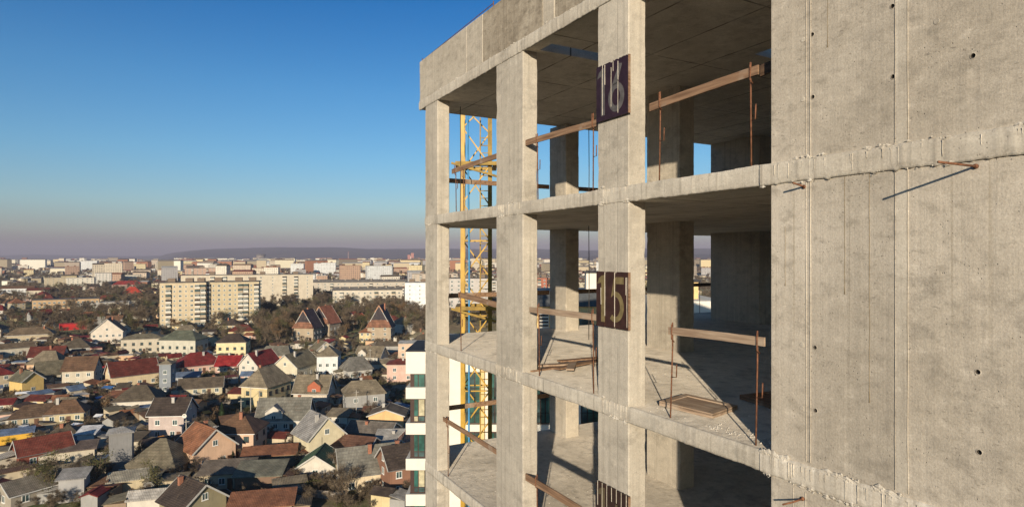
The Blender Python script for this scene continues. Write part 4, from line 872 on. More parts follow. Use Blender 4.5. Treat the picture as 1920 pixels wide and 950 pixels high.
# ------------------------------------------------------------------ apartment blocks
_bal = {}
def balc_mesh(w_, v):
    k = (w_, v)
    if k not in _bal:
        m = MB(); m.box(-w_ / 2, w_ / 2, -1.1, 0, 0, 1.05, 0); m.box(-w_ / 2, w_ / 2, -1.1, 0, 1.05, 2.45, 1 if v != 1 else 2)  # one variant's solid dark box paints the shade of an open balcony
        if v == 0:
            for j in range(4): m.box(-w_ / 2 + j * w_ / 4, -w_ / 2 + j * w_ / 4 + .18, -1.13, -1.1, 1.05, 2.45, 0)
        m.box(-w_ / 2 - .02, w_ / 2 + .02, -1.12, 0, 2.45, 2.6, 0)
        _bal[k] = m.mesh('balcony', [wallm((.68, .64, .56) if v != 2 else (.42, .34, .24)), M_gl, M_dark])
    return _bal[k]
def panelm(c):
    k = ('p', tuple(c))
    if k not in _mc:
        s = NT('concrete panel facade'); a = s.noise(.3, 4, .6); s.co(); sep = s.n('SeparateXYZ', Vector=s.tc.outputs['Object'])
        l = s.m('MAXIMUM', line_mask(s, sep.outputs['Z'], 3., .07), line_mask(s, sep.outputs['X'], 3.2, .06))
        q_ = s.mix(s.ramp(a, .4, .65), [v * .85 for v in c], c); q_ = s.mix(s.m('MULTIPLY', l, .4), q_, [v * .45 for v in c]); _mc[k] = s.out(q_, .9)
    return _mc[k]
def block(lm, label, x, yb, W, D, fl, pat, wc, rot=0, roof='flat', rc=(.12, .11, .1), cat='apartment block', fh=3.05, top=True):
    p = at(x, yb); rz = -math.atan2(p.x, p.y) + R(rot); p = p + Vector((p.x, p.y, 0)).normalized() * D / 2; p.z = GZ
    root = thing('apartment_block', label, cat, p, rz, 'apartment blocks in the middle distance'); FOOT.append((p.x, p.y, D * .8))
    for u in range(-4, 5): FOOT.append((p.x + math.cos(rz) * W / 9 * u, p.y + math.sin(rz) * W / 9 * u, D * .8))
    LMK.append((lm, x, yb)); H = fl * fh + 1.2; a, b = W / 2, D / 2
    MB().box(-a, a, -b, b, -.5, H).build('wall', panelm(wc), root)
    if roof == 'flat':
        m = MB(); m.box(-a - .1, a + .1, -b - .1, b + .1, H + .003, H + .5); rf = m.build('roof', wallm(rc), root)
        if top:
            for u in (-.28, .1, .36): MB().box(u * W - 2.2, u * W + 2.2, -2, 2.5, H + .5, H + 2.9).build('lift_house', wallm((.2, .15, .11)), rf)
    else:
        m = MB(); m.add([(-a - .6, -b - .6, H), (a + .6, -b - .6, H), (a + .6, b + .6, H), (-a - .6, b + .6, H), (-a - .6, 0, H + 3), (a + .6, 0, H + 3)], [(0, 1, 5, 4), (2, 3, 4, 5), (1, 2, 5), (3, 0, 4), (3, 2, 1, 0)])
        rf = m.build('roof', roofm(rc), root)
        for u in range(-3, 4): MB().box(u * W / 7.5 - .5, u * W / 7.5 + .5, -2.4, -1.4, H + .5, H + 3.4).build('chimney', wallm((.4, .34, .26)), rf)
    n = len(pat); cw = W / n; rr = random.Random(label); wn = 0; wm = win_single(1.7, 1.45); wm2 = win_single(1.1, 1.3)
    for f in range(fl):
        for i, ch in enumerate(pat):
            xx = -a + cw * (i + .5); zz = .9 + f * fh
            if ch == 'b': inst('balcony', balc_mesh(round(min(cw * .92, 3.4), 1), rr.choice((0, 0, 1, 2))), root, (xx, -b, f * fh + .5))
            elif ch in 'wv' and wn < 98: inst('window', wm if ch == 'w' else wm2, root, (xx, -b, zz + .3)); wn += 1
    if wn < 90:
        for f in range(fl):
            if rot < 0 and wn < 98: inst('window', wm2, root, (a, 0, 1.2 + f * fh), R(90)); wn += 1
            if rot > 0 and wn < 98: inst('window', wm2, root, (-a, 0, 1.2 + f * fh), R(-90)); wn += 1
    return root
block('the tan nine storey slab', 'tan nine storey panel block with white balcony stack, left of its twin', 347, 613, 27, 13, 9, 'vbvwvwbb', (.56, .46, .31), -10)
block('the second tan slab', 'tan nine storey panel block joined on the side of the twin with ragged balconies', 438, 609, 33, 13, 9, 'bvwvwvbbvb', (.52, .43, .28), -6)
block('the long pale slab', 'long pale nine storey panel block standing behind the tan pair', 468, 574, 112, 13, 9, 'vwbbvwwvbbvvwbbv'[:11], (.56, .49, .38), -5, top=True)
block('the low five storey slab', 'pale five storey block with grey gable roof and white panels above birch trees', 690, 574, 62, 12, 4, 'wbwwvwwbwwbw', (.58, .52, .42), -3, 'gable', (.14, .13, .12), fh=3.4)
block('the far five storey slab', 'longer five storey block with grey roof behind the low slab', 672, 556, 108, 12, 5, 'vwwbwwvwwbwwvww', (.50, .44, .36), -4, 'gable', (.15, .14, .13))
block('the white office block', 'clean white block with ribbon joints and grey flat roof', 788, 586, 24, 14, 7, 'vvv', (.78, .78, .76), -3, rc=(.22, .24, .26), fh=3.3)
block('the ribbed tan hall', 'tan three storey building with evenly ribbed facade', 126, 585, 45, 14, 3, 'wwwwwwwwwwwwww', (.50, .34, .19), -4, top=False)
block('the white stepped block', 'white five storey block with square openings near the tan hall', 152, 543, 32, 14, 5, 'wwwwww', (.60, .55, .46), -8, top=False)
block('the small tan block', 'plain tan block beside the white stepped one', 104, 543, 24, 12, 5, 'vvvv', (.52, .44, .31), 6, top=False)
block('the white office tower', 'white office building with gridded facade far up the town', 194, 535, 22, 14, 6, 'wwwww', (.60, .56, .50), -4, top=False)
block('the cream stores', 'cream four storey block with pillars right of the white office tower', 243, 530, 34, 16, 4, 'wwwwww', (.55, .50, .40), -5, top=False)
block('the yellow palace block', 'long yellow five storey building with green grey roof behind the pale slab', 478, 518, 92, 14, 5, 'wwvwwwvwww', (.66, .55, .28), -3, 'gable', (.10, .13, .12))
block('the pinkish slab', 'pinkish brick block left of the yellow palace block', 385, 524, 70, 13, 7, 'wbwwbwwb', (.46, .32, .24), -8, top=False)
block('the red brick tower behind the frame', 'red brick flats visible between the concrete columns', 1003, 572, 24, 14, 8, 'wbwbw', (.36, .13, .08), -5)
block('the pale flats behind the crane', 'pale grey panel flats seen past the crane mast', 868, 592, 42, 14, 9, 'wbwwbwvv', (.50, .46, .42), -5)
block('the small white flats', 'white six storey flats behind the middle of the concrete frame', 935, 560, 40, 14, 6, 'wwbwwbw', (.62, .58, .52), 5)
block('the flats beyond the office', 'brownish panel flats showing above the white office block', 815, 545, 60, 14, 7, 'wbwwbwwb', (.48, .40, .32), 3)
for lm, lb, x, yb, w_, h_, c, cat, nm in (('the domed tower', 'dark round topped tower building standing on the skyline', 489, 494, 70, 46, (.25, .22, .20), 'tower', 'tower_building'), ('the factory chimney', 'tall thin factory chimney against the hills', 653, 489, 9, 84, (.42, .27, .22), 'chimney', 'factory_chimney'), ('the pink twin tower', 'pinkish high rise with two turrets on the skyline', 770, 496, 30, 58, (.42, .20, .17), 'tower', 'high_rise_building')):
    p = at(x, yb); o = thing(nm, lb, cat, p, -math.atan2(p.x, p.y)); LMK.append((lm, x, yb))
    if nm == 'factory_chimney': MB().tube([(0, 0, 0), (0, 0, h_)], [w_ / 2, w_ / 3.4], 12).build('shaft', wallm(c), o); MB().tube([(0, 0, h_), (0, 0, h_ + 3)], [w_ / 3, w_ / 3], 12).build('cap', wallm((.5, .1, .08)), o)
    elif nm == 'tower_building':
        MB().box(-w_ / 2, w_ / 2, -12, 12, 0, h_ * .55).build('podium', wallm(c), o); MB().tube([(0, 0, h_ * .55), (0, 0, h_ * 1.1)], [w_ * .36] * 2, 16).build('drum', wallm(c), o); MB().tube([(0, 0, h_ * 1.1), (0, 0, h_ * 1.2), (0, 0, h_ * 1.3)], [w_ * .42, w_ * .42, w_ * .3], 16).build('roof', wallm((.15, .14, .14)), o)
    else:
        for u in (-1, 1): MB().box(u * 9 - 7.5, u * 9 + 7.5, -8, 8, 0, h_ + u * 5).build('tower_wing', wallm(c), o)
        MB().box(-1.5, 1.5, -7, 7, 0, h_ * .8).build('link', wallm((.6, .55, .5)), o)

# ------------------------------------------------------------------ the rest of the quarter
ORD = 'first second third fourth fifth sixth seventh eighth ninth tenth eleventh twelfth thirteenth fourteenth fifteenth sixteenth seventeenth eighteenth nineteenth twentieth'.split()
_rank = {}
def relabel(items, noun, lms=None):
    """items: (object, look words, photo x, y). Each gets '<look>, <n>th <noun> <direction> <landmark>', ranked by distance"""
    buckets = {}
    for o, look, x, y in items:
        lm = min(lms or LMK, key=lambda l: math.hypot(l[1] - x, (l[2] - y) * 2.2)); dx, dy = x - lm[1], (y - lm[2]) * 2.2
        d = ('right of' if dx > 0 else 'left of') if abs(dx) > abs(dy) else ('below' if dy > 0 else 'above')
        buckets.setdefault((d, lm[0]), []).append((math.hypot(dx, dy), o, look))
    for (d, lm), v in buckets.items():
        v.sort(key=lambda a: a[0])
        for k, (_, o, look) in enumerate(v):
            n_ = (ORD[min(k, 19)] if k else 'nearest')
            if len(f"{look} {n_} {noun} {d} {lm}".split()) > 15: look = look.split(' with ')[0]
            o['label'] = f"{look}, {'nearest' if k == 0 else ORD[min(k, 19)]} {noun} {d} {lm}"
def clear_of(p, r):
    if math.hypot(p[0] + 1, p[1] - 58) < 24 or (p[1] < 60 and -8 < p[0]): return False
    return all((p[0] - a) ** 2 + (p[1] - b) ** 2 > (r + c) ** 2 for a, b, c in FOOT)
def in_front(x, yy, wpx, hpx):
    for lm, hx, hy in LMK[:62]:
        k = F / (-GZ * F / (hy - CY))
        if yy > hy + 1 and yy - hpx < hy - 5 and abs(x - hx) < wpx / 2 + 6.5 * k and yy - hy < 90: return True
    return False
rg = random.Random(31); fills = []
WC = [(CRM, 'cream'), (WHT, 'white'), (PNK, 'pink'), (BEI, 'beige'), (TAN, 'tan'), (YEL, 'yellow'), (GRY, 'grey'), (PCH, 'peach')]
RC = [(GREY, 'grey'), (DGREY, 'dark grey'), (BRN, 'brown'), (DBRN, 'dark brown'), (RUST, 'rust'), (OLV, 'olive'), (DRED, 'dark red'), (RED, 'crimson'), (GREY, 'grey'), (BRN, 'brown')]
tries = 0
while len(fills) < 232 and tries < 30000:
    tries += 1
    Y = 112 + 700 * rg.random() ** 1.1; x = rg.uniform(-30, 1420) if rg.random() < .12 else rg.uniform(-30, 800)
    p = ((x - CX) / F * Y, Y); small = rg.random() < (.5 if Y < 230 else .3)
    W, D = (rg.uniform(5, 7.5), rg.uniform(4, 6)) if small else (rg.uniform(8.5, 14), rg.uniform(7.5, 11))
    if not clear_of(p, max(W, D) * .52 + ((.6 if small else 1.6) if Y < 260 else 3.)): continue
    if in_front(x, CY - GZ * F / Y, (W + 2) * F / Y, (4.2 if small else 9) * F / Y): continue
    if x < 330 and Y > 330 and rg.random() < .45: continue
    yy = CY - GZ * F / Y
    if (470 < x < 800 and 560 < yy < 615) or (475 < x < 560 and 560 < yy < 655): continue
    wc, wn = rg.choice(WC); rc, rn = rg.choice(RC); kd = rg.choice(('gx', 'gx', 'gy', 'hip', 'hip', 'hh')) if not small else rg.choice(('shed', 'gx', 'shed'))
    H = rg.choice((2.8, 3.2, 5.6, 6.2)) if not small else 2.6
    o = house('house' if not small else 'shed', 'x', 'house' if not small else 'shed', 0, 0, W, D, H, rg.uniform(2.4, 4.2) if not small else 1., kd, wc, rc, rg.choice((-30, -20, -10, 8, 18, -40)), wins=(rg.choice((2, 3, 3)), 2) if not small else (rg.choice((0, 1)), 0), chim=0 if small else rg.choice((0, 1, 1)), fine=False, pos=(p[0], p[1], GZ), group='small houses and sheds of the quarter', back=False)
    fills.append((o, f"{'small' if small else ('two storey' if H > 5 else 'low')} {wn} {'shed' if small else 'house'} with {rn} roof", x, yy))
tries = ns_ = 0
while ns_ < 150 and tries < 9000:
    tries += 1; Y = 113 + 230 * rg.random() ** 1.1; x = rg.uniform(-20, 800) if rg.random() < .5 else rg.uniform(-20, 330); p = ((x - CX) / F * Y, Y)
    W, D = rg.uniform(3.2, 6.5), rg.uniform(2.6, 4.4)
    if not clear_of(p, max(W, D) * .5): continue
    wc, wn = rg.choice(WC); rc, rn = rg.choice(RC + [((.45, .42, .38), 'pale'), ((.12, .17, .26), 'blue')]); yy = CY - GZ * F / Y
    o = house('shed', 'x', 'shed', 0, 0, W, D, rg.uniform(1.9, 2.6), rg.uniform(.4, 1.3), rg.choice(('shed', 'gx', 'shed', 'flat')), wc, rc, rg.choice((-30, -15, 5, 20, 60)), oh=.25, wins=(rg.choice((0, 0, 1)), 0), chim=0, fine=False, pos=(p[0], p[1], GZ), group='small houses and sheds of the quarter', back=False)
    ns_ += 1; fills.append((o, f"small {wn} shed with {rn} roof", x, yy))
relabel([f for f in fills if 'shed' not in f[1]], 'house'); relabel([f for f in fills if 'shed' in f[1]], 'shed')
# mid-distance blocks of flats, individually, with window grids in the panel material
def gridm(c):
    k = ('g', tuple(c))
    if k not in _mc:
        s = NT('facade with window grid'); s.co(); sep = s.n('SeparateXYZ', Vector=s.tc.outputs['Object'])
        fx = s.m('PINGPONG', s.m('ADD', sep.outputs['X'], sep.outputs['Y']), 1.6); fzz = s.m('PINGPONG', s.m('ADD', sep.outputs['Z'], 0.), 1.5)
        wn_ = s.n('TexWhiteNoise', {'noise_dimensions': '3D'}, Vector=s.n('VectorMath', {'operation': 'SNAP'}, i0=s.tc.outputs['Object'], i1=(3.2, 3.2, 3.)).outputs[0])
        msk = s.m('MULTIPLY', s.ramp(fx, .75, .8), s.ramp(fzz, .75, .8)); msk = s.m('MULTIPLY', msk, s.ramp(wn_.outputs[0], 0, 1, .35, .95))
        q_ = s.mix(msk, c, (.06, .06, .065)); _mc[k] = s.out(q_, .85)
    return _mc[k]
BC = [((.58, .50, .38), 'sandy'), ((.66, .60, .50), 'pale'), ((.52, .42, .32), 'tan'), ((.40, .27, .19), 'reddish'), ((.62, .62, .60), 'white'), ((.60, .50, .30), 'yellowish'), ((.38, .36, .35), 'grey')]
mids = []; tries = 0
while len(mids) < 250 and tries < 12000:
    tries += 1
    Y = 640 + 2600 * rg.random() ** 1.2; x = rg.uniform(-20, 1420) if rg.random() < .25 else rg.uniform(-20, 800)
    if x < 310 and rg.random() < .62: continue
    p = Vector(((x - CX) / F * Y, Y, GZ)); W = rg.uniform(16, 42) if Y < 1900 else rg.uniform(20, 60); D = 13
    if not clear_of(p, W * .36): continue
    FOOT.append((p.x, p.y, W * .36)); c, cn = rg.choice(BC); fl = rg.choice((3, 4, 5, 5, 7, 9, 10)) if Y > 900 else rg.choice((2, 3, 3, 4)); H = fl * 3. + .8
    if Y < 900: W = min(W, 40)
    o = thing('apartment_block', 'x', 'apartment block', p, -math.atan2(p.x, p.y) + R(rg.choice((-25, -12, -5, 5, 15))), 'apartment blocks out in the town')
    MB().box(-W / 2, W / 2, -D / 2, D / 2, -.5, H).build('wall', gridm(c), o)
    m = MB(); rcol = rg.choice((GREY, DGREY, BRN, DRED, RUST, (.3, .3, .3)))
    if rg.random() < .5: m.add([(-W / 2 - .5, -D / 2 - .5, H), (W / 2 + .5, -D / 2 - .5, H), (W / 2 + .5, D / 2 + .5, H), (-W / 2 - .5, D / 2 + .5, H), (-W / 2, 0, H + 2.6), (W / 2, 0, H + 2.6)], [(0, 1, 5, 4), (2, 3, 4, 5), (1, 2, 5), (3, 0, 4), (3, 2, 1, 0)]); rt = 'pitched'
    else:
        m.box(-W / 2 - .1, W / 2 + .1, -D / 2 - .1, D / 2 + .1, H + .01, H + .6); rt = 'flat'
        for u in (-.3, .2): m.box(W * u - 2, W * u + 2, -2, 2, H + .6, H + 2.6)
    m.build('roof', roofm(rcol), o)
    mids.append((o, f"{('low', 'nine storey', 'mid height')[0 if fl < 4 else 1 if fl == 9 else 2]} {cn} block", x, CY - GZ * F / Y))
relabel(mids, 'block')
# everything farther out reads as one mass
s = NT('distant town walls'); inf = s.n('NewGeometry'); rnd_ = inf.outputs['Random Per Island']
cr = s.n('ValToRGB', Fac=rnd_); cols = [(.56, .48, .36), (.64, .58, .44), (.46, .38, .26), (.62, .58, .50), (.22, .18, .13), (.58, .47, .28), (.30, .14, .08), (.68, .64, .54), (.6, .54, .4), (.3, .25, .17)]
while len(cr.color_ramp.elements) < len(cols): cr.color_ramp.elements.new(.5)
cr.color_ramp.interpolation = 'CONSTANT'
for i, e in enumerate(cr.color_ramp.elements): e.position = i / len(cols)
for i, e in enumerate(cr.color_ramp.elements): e.color = (*cols[i], 1)
M_dist = s.out(cr.outputs[0], .9); m = MB(); mr_ = MB()
for _ in range(6600):
    Y = 900 + 5200 * rg.random() ** 1.1; x = rg.uniform(-60, 1500) if rg.random() < .8 else rg.uniform(1500, 2300)
    if x < 320 and rg.random() < .6: continue
    p = Vector(((x - CX) / F * Y, Y, GZ)); big = rg.random() < .22
    W, D, H = (rg.uniform(25, 70), 14, rg.choice((9, 15, 18, 27, 34))) if big and Y > 1500 else (rg.uniform(9, 18), 10, rg.uniform(4, 8))
    if Y < 2000 and not clear_of(p, W * .45): continue
    if Y > 4600: H *= .7
    a = rg.choice((-.4, 0, .3, .7)); M_ = Matrix.Translation(p) @ Matrix.Rotation(a, 4, 'Z'); b0 = len(m.v)
    m.box(-W / 2, W / 2, -D / 2, D / 2, 0, H)
    for q_ in m.v[b0:]: q_.xyz = M_ @ q_
    b0 = len(mr_.v); mr_.add([(-W / 2 - .4, -D / 2 - .4, H), (W / 2 + .4, -D / 2 - .4, H), (W / 2 + .4, D / 2 + .4, H), (-W / 2 - .4, D / 2 + .4, H), (-W / 2, 0, H + D * .2), (W / 2, 0, H + D * .2)], [(0, 1, 5, 4), (2, 3, 4, 5), (1, 2, 5), (3, 0, 4)])
    for q_ in mr_.v[b0:]: q_.xyz = M_ @ q_
dt = tag(m.build('distant_town', M_dist), 'pale speckle of far houses and flats stretching to the hills', 'town', kind='stuff')
s = NT('distant roofs'); inf = s.n('NewGeometry'); cr = s.n('ValToRGB', Fac=inf.outputs['Random Per Island']); cols = [(.2, .18, .16), (.13, .08, .06), (.28, .10, .07), (.3, .29, .27), (.1, .09, .09)]
while len(cr.color_ramp.elements) < len(cols): cr.color_ramp.elements.new(.5)
cr.color_ramp.interpolation = 'CONSTANT'
for i, e in enumerate(cr.color_ramp.elements): e.position = i / len(cols)
for i, e in enumerate(cr.color_ramp.elements): e.color = (*cols[i], 1)
tag(mr_.build('distant_town_roofs', s.out(cr.outputs[0], .9)), 'grey and brown roofs of the far town reaching the hills', 'town', kind='stuff')

# ------------------------------------------------------------------ trees
M_bark = plain('brown bark', (.15, .11, .075), .95, .3, 3); M_birch = plain('birch bark', (.50, .47, .42), .9, .3, 4)
def twigm(name, cols):
    s = NT(name); inf = s.n('NewGeometry'); c = s.mix(inf.outputs['Random Per Island'], cols[0], cols[1]); c = s.mix(s.ramp(s.noise(.35, 3), .42, .6), c, cols[2])
    return s.out(c, .9)
M_tw = [twigm('bare brown twigs', ((.14, .105, .068), (.20, .155, .105), (.08, .06, .04))), twigm('reddish twigs', ((.20, .115, .055), (.25, .16, .075), (.11, .07, .04))), twigm('olive leaves', ((.085, .085, .028), (.14, .125, .045), (.045, .048, .018))), twigm('dark evergreen', ((.018, .035, .014), (.035, .06, .02), (.012, .022, .01)))]
def tree_mesh(kind, seed):
    r = random.Random(seed); tr = MB(); cr = MB(); Ht = 1.
    if kind in ('bare', 'birch', 'olive'):
        h = 9. if kind != 'birch' else 12.; tips = []
        def grow(p, d, L, rad, lv):
            pts = [p]; q_ = p
            for i in range(3): d = (d + Vector((r.gauss(0, .13), r.gauss(0, .13), .06))).normalized(); q_ = q_ + d * L / 3; pts.append(q_)
            tr.tube(pts, [rad, rad * .85, rad * .7, rad * .5], 5 if lv < 2 else 3, cap=False)
            if lv == 3: tips.append((q_, d)); return
            for i in range(3 + (lv == 0) * 2):
                k = pts[1 + r.randrange(3)]; a = r.uniform(0, 6.283); sp = .75 if kind != 'birch' else .5
                grow(k, (d + sp * Vector((math.cos(a), math.sin(a), r.uniform(-.1, .5)))).normalized(), L * r.uniform(.55, .78), rad * .5, lv + 1)
        grow(Vector((0, 0, -.3)), Vector((0, 0, 1)), h * .42, .2, 0)
        n = 34 if kind != 'olive' else 26
        for p, d in tips:
            for _ in range(n):
                if kind == 'olive':
                    c = p + Vector((r.gauss(0, .55), r.gauss(0, .55), r.gauss(0, .45))); s_ = r.uniform(.10, .22)
                    u = Vector((r.gauss(0, 1), r.gauss(0, 1), r.gauss(0, 1))).normalized() * s_; v = u.cross(Vector((r.gauss(0, 1), r.gauss(0, 1), r.gauss(0, 1)))).normalized() * s_
                    cr.add([c - u, c + v, c + u], [(0, 1, 2)])
                else:
                    a = (d * .7 + Vector((r.gauss(0, .6), r.gauss(0, .6), r.gauss(0.15, .5)))).normalized(); l = r.uniform(.5, 1.5); c = p + Vector((r.gauss(0, .25), r.gauss(0, .25), r.gauss(0, .25)))
                    v = a.cross(Vector((r.gauss(0, 1), r.gauss(0, 1), r.gauss(0, 1)))).normalized() * r.uniform(.02, .045)
                    cr.add([c - v, c + v, c + a * l], [(0, 1, 2)])
    elif kind == 'bush':
        tr.tube([(0, 0, -.2), (.1, 0, .5)], [.06, .04], 4)
        cl = [(r.gauss(0, .8), r.gauss(0, .8), r.uniform(.4, 1.5), r.uniform(.4, .9)) for _ in range(9)]
        for cx_, cy_, cz, rad in cl:
            for _ in range(130):
                v = Vector((r.gauss(0, 1), r.gauss(0, 1), r.gauss(0, 1))).normalized() * rad * r.uniform(.6, 1.1); c = Vector((cx_, cy_, cz)) + v
                if c.z < 0: continue
                u = Vector((r.gauss(0, 1), r.gauss(0, 1), r.gauss(0, 1))).normalized() * .12; w_ = u.cross(v).normalized() * .08; cr.add([c - u, c + w_, c + u], [(0, 1, 2)])
    elif kind == 'cypress':
        tr.tube([(0, 0, -.2), (0, 0, 3)], [.14, .06], 5)
        for _ in range(2600):
            z = r.uniform(.3, 7); rad = 1.15 * (1 - ((z - 1.8) / 5.4) ** 2 if z > 1.8 else .6 + .4 * z / 1.8) * r.uniform(.55, 1.08); a = r.uniform(0, 6.283); c = Vector((rad * math.cos(a), rad * math.sin(a), z))
            u = Vector((r.gauss(0, .3), r.gauss(0, .3), 1)).normalized() * .22; w_ = Vector((-math.sin(a), math.cos(a), r.gauss(0, .3))) * .1; cr.add([c - u, c + w_, c + u], [(0, 1, 2)])
    return tr, cr
TREES = []
for kind, sd_, mi, bark in (('bare', 1, 0, M_bark), ('bare', 2, 0, M_bark), ('bare', 3, 1, M_bark), ('bare', 4, 0, M_bark), ('olive', 5, 2, M_bark), ('olive', 6, 1, M_bark), ('birch', 7, 1, M_birch), ('cypress', 8, 3, M_bark), ('bush', 9, 2, M_bark), ('bush', 10, 0, M_bark)):
    a, b = tree_mesh(kind, sd_); TREES.append((kind, a.mesh('trunk', bark), b.mesh('crown', M_tw[mi])))
LOOK = ['bare brown tree', 'twiggy bare tree', 'reddish bare tree', 'spreading bare tree', 'olive green tree', 'rust leaved tree', 'white stemmed birch', 'dark green cypress', 'green shrub', 'brown leafless shrub']
tl = []; first = {}
def tree(k, x, y, s_=1., p=None):
    p = at(x, y) if p is None else Vector(p); o = bpy.data.objects.new(('tree', 'tree', 'tree', 'tree', 'tree', 'tree', 'birch_tree', 'cypress_tree', 'shrub', 'shrub')[k], None); COL.objects.link(o)
    o.location = p; o.rotation_euler = (0, 0, rg.uniform(0, 6.28)); o.scale = (s_ * rg.uniform(.85, 1.15), s_ * rg.uniform(.85, 1.15), s_ * rg.uniform(.9, 1.2))
    o['category'] = 'shrub' if k > 7 else 'tree'; o['group'] = 'shrubs in the gardens' if k > 7 else 'trees among the houses'; o['label'] = LOOK[k]
    t_ = bpy.data.objects.new('trunk', TREES[k][1]); c_ = bpy.data.objects.new('crown', TREES[k][2])
    for q_ in (t_, c_): COL.objects.link(q_); q_.parent = o
    first.setdefault(k, c_); tl.append((o, LOOK[k], x, y)); return o
for k, x, y, s_ in ((7, 416, 802, .95), (6, 691, 612, 1.15), (6, 672, 604, 1.), (5, 685, 600, 1.2), (4, 705, 598, 1.), (2, 735, 590, 1.2), (4, 105, 935, 1.), (4, 165, 925, .9), (3, 450, 838, .9), (0, 640, 905, .9), (1, 655, 945, .9), (3, 785, 640, 1.3), (0, 775, 625, 1.3), (2, 330, 620, 1.1), (7, 552, 838, .6), (7, 560, 838, .62), (7, 568, 837, .6), (7, 576, 837, .63), (7, 584, 836, .6), (7, 592, 836, .58), (7, 424, 868, .4), (7, 436, 868, .42), (1, 378, 812, .7), (5, 110, 820, .6), (4, 300, 925, .8), (3, 640, 640, 1.2)): tree(k, x, y, s_)
n = 0
while n < 62:                                # tall brown belt between the slab blocks and the steep villas
    x = rg.uniform(482, 570) if n < 34 else rg.uniform(600, 800); y = rg.uniform(588, 650) if n < 34 else rg.uniform(585, 625)
    if not clear_of(at(x, y), .8): 
        n += .2; continue
    tree(rg.choice((0, 2, 3, 4, 4, 5)), x, y, rg.uniform(1.0, 1.5)); n += 1
n = 0
while n < 190:                               # the wooded belt and garden trees, each its own object
    if rg.random() < .3: x = rg.uniform(470, 800); y = 562 + 80 * rg.random()
    elif rg.random() < .2: x = rg.uniform(0, 480); y = rg.uniform(575, 655)
    else: Y = 115 + 330 * rg.random() ** 1.2; x = rg.uniform(-20, 800); y = CY - GZ * F / Y
    p = at(x, y); s_ = rg.uniform(.7, 1.2) if y < 660 else rg.uniform(.45, .85)
    if not clear_of(p, 1.5): continue
    if y > 640 and in_front(x, y, 4 * F / p.y, 8 * s_ * F / p.y): s_ = .36
    tree(rg.choice((0, 0, 1, 1, 2, 3, 3, 4, 4, 5)), x, y, s_); n += 1
n = 0
while n < 45:
    Y = 115 + 160 * rg.random(); x = rg.uniform(-20, 800); y = CY - GZ * F / Y; p = at(x, y)
    if not clear_of(p, .8): continue
    tree(rg.choice((8, 9)), x, y, rg.uniform(.8, 1.5)); n += 1
relabel([f for f in tl if 'shrub' not in f[1]], 'tree'); relabel([f for f in tl if 'shrub' in f[1]], 'shrub')
# farther woods and undergrowth: masses
def scatter(name, label, pts, src, smin, smax):
    me = bpy.data.meshes.new(name); me.from_pydata(pts, [], []); o = bpy.data.objects.new(name, me); COL.objects.link(o); tag(o, label, 'vegetation', kind='stuff')
    g = bpy.data.node_groups.new(name, 'GeometryNodeTree'); g.interface.new_socket('Geometry', in_out='INPUT', socket_type='NodeSocketGeometry'); g.interface.new_socket('Geometry', in_out='OUTPUT', socket_type='NodeSocketGeometry')
    gi = g.nodes.new('NodeGroupInput'); go = g.nodes.new('NodeGroupOutput'); ip = g.nodes.new('GeometryNodeInstanceOnPoints'); oi = g.nodes.new('GeometryNodeObjectInfo'); oi.inputs['Object'].default_value = src; oi.inputs['As Instance'].default_value = True
    r1 = g.nodes.new('FunctionNodeRandomValue'); r1.data_type = 'FLOAT_VECTOR'; r1.inputs[0].default_value = (0, 0, 0); r1.inputs[1].default_value = (0, 0, 6.28)
    r2 = g.nodes.new('FunctionNodeRandomValue'); r2.data_type = 'FLOAT'; r2.inputs[2].default_value = smin; r2.inputs[3].default_value = smax
    L = g.links.new; L(gi.outputs[0], ip.inputs['Points']); L(oi.outputs['Geometry'], ip.inputs['Instance']); L(r1.outputs[0], ip.inputs['Rotation']); L(r2.outputs[1], ip.inputs['Scale']); L(ip.outputs[0], go.inputs[0])
    o.modifiers.new('scatter', 'NODES').node_group = g; return o
bpy.context.view_layer.update()
def pts_in(n, Y0, Y1, x0, x1, pw, r, dens=.02, thr=-.1):
    out = []
    for _ in range(n * 6):
        if len(out) >= n: break
        Y = Y0 + (Y1 - Y0) * rg.random() ** pw; x = rg.uniform(x0, x1); p = ((x - CX) / F * Y, Y, GZ)
        if fz((p[0] * dens, p[1] * dens, 0)) > thr and clear_of(p, r): out.append(p)
    return out
scatter('far_woods', 'dark bare woods between the blocks of the middle distance', pts_in(5600, 400, 2000, -40, 2200, 1.2, 1., .006, -.25), first[0], .8, 1.5)
scatter('olive_woods', 'olive tinged tree masses between the far blocks', pts_in(700, 400, 1500, -40, 1500, 1.2, 1., .006, -.2), first[4], .8, 1.4)
scatter('far_treetops', 'brown tree mass spreading toward the hills', pts_in(6000, 1700, 6200, -60, 2300, 1.0, 0., .003, -.1), first[3], 1.2, 2.2)
scatter('undergrowth', 'brown leafless undergrowth and hedges between the gardens', pts_in(1300, 112, 600, -40, 800, 1.1, .2, .05, -.25), first[9], .4, .9)
scatter('garden_greenery', 'low dull green garden plants and weeds', pts_in(1100, 112, 480, -40, 800, 1.1, .2, .04, -.2), first[8], .3, .8)
scatter('garden_saplings', 'thin bare fruit trees and brush filling the gardens', pts_in(1700, 112, 520, -40, 800, 1.1, .6, .03, -.4), first[1], .22, .5)

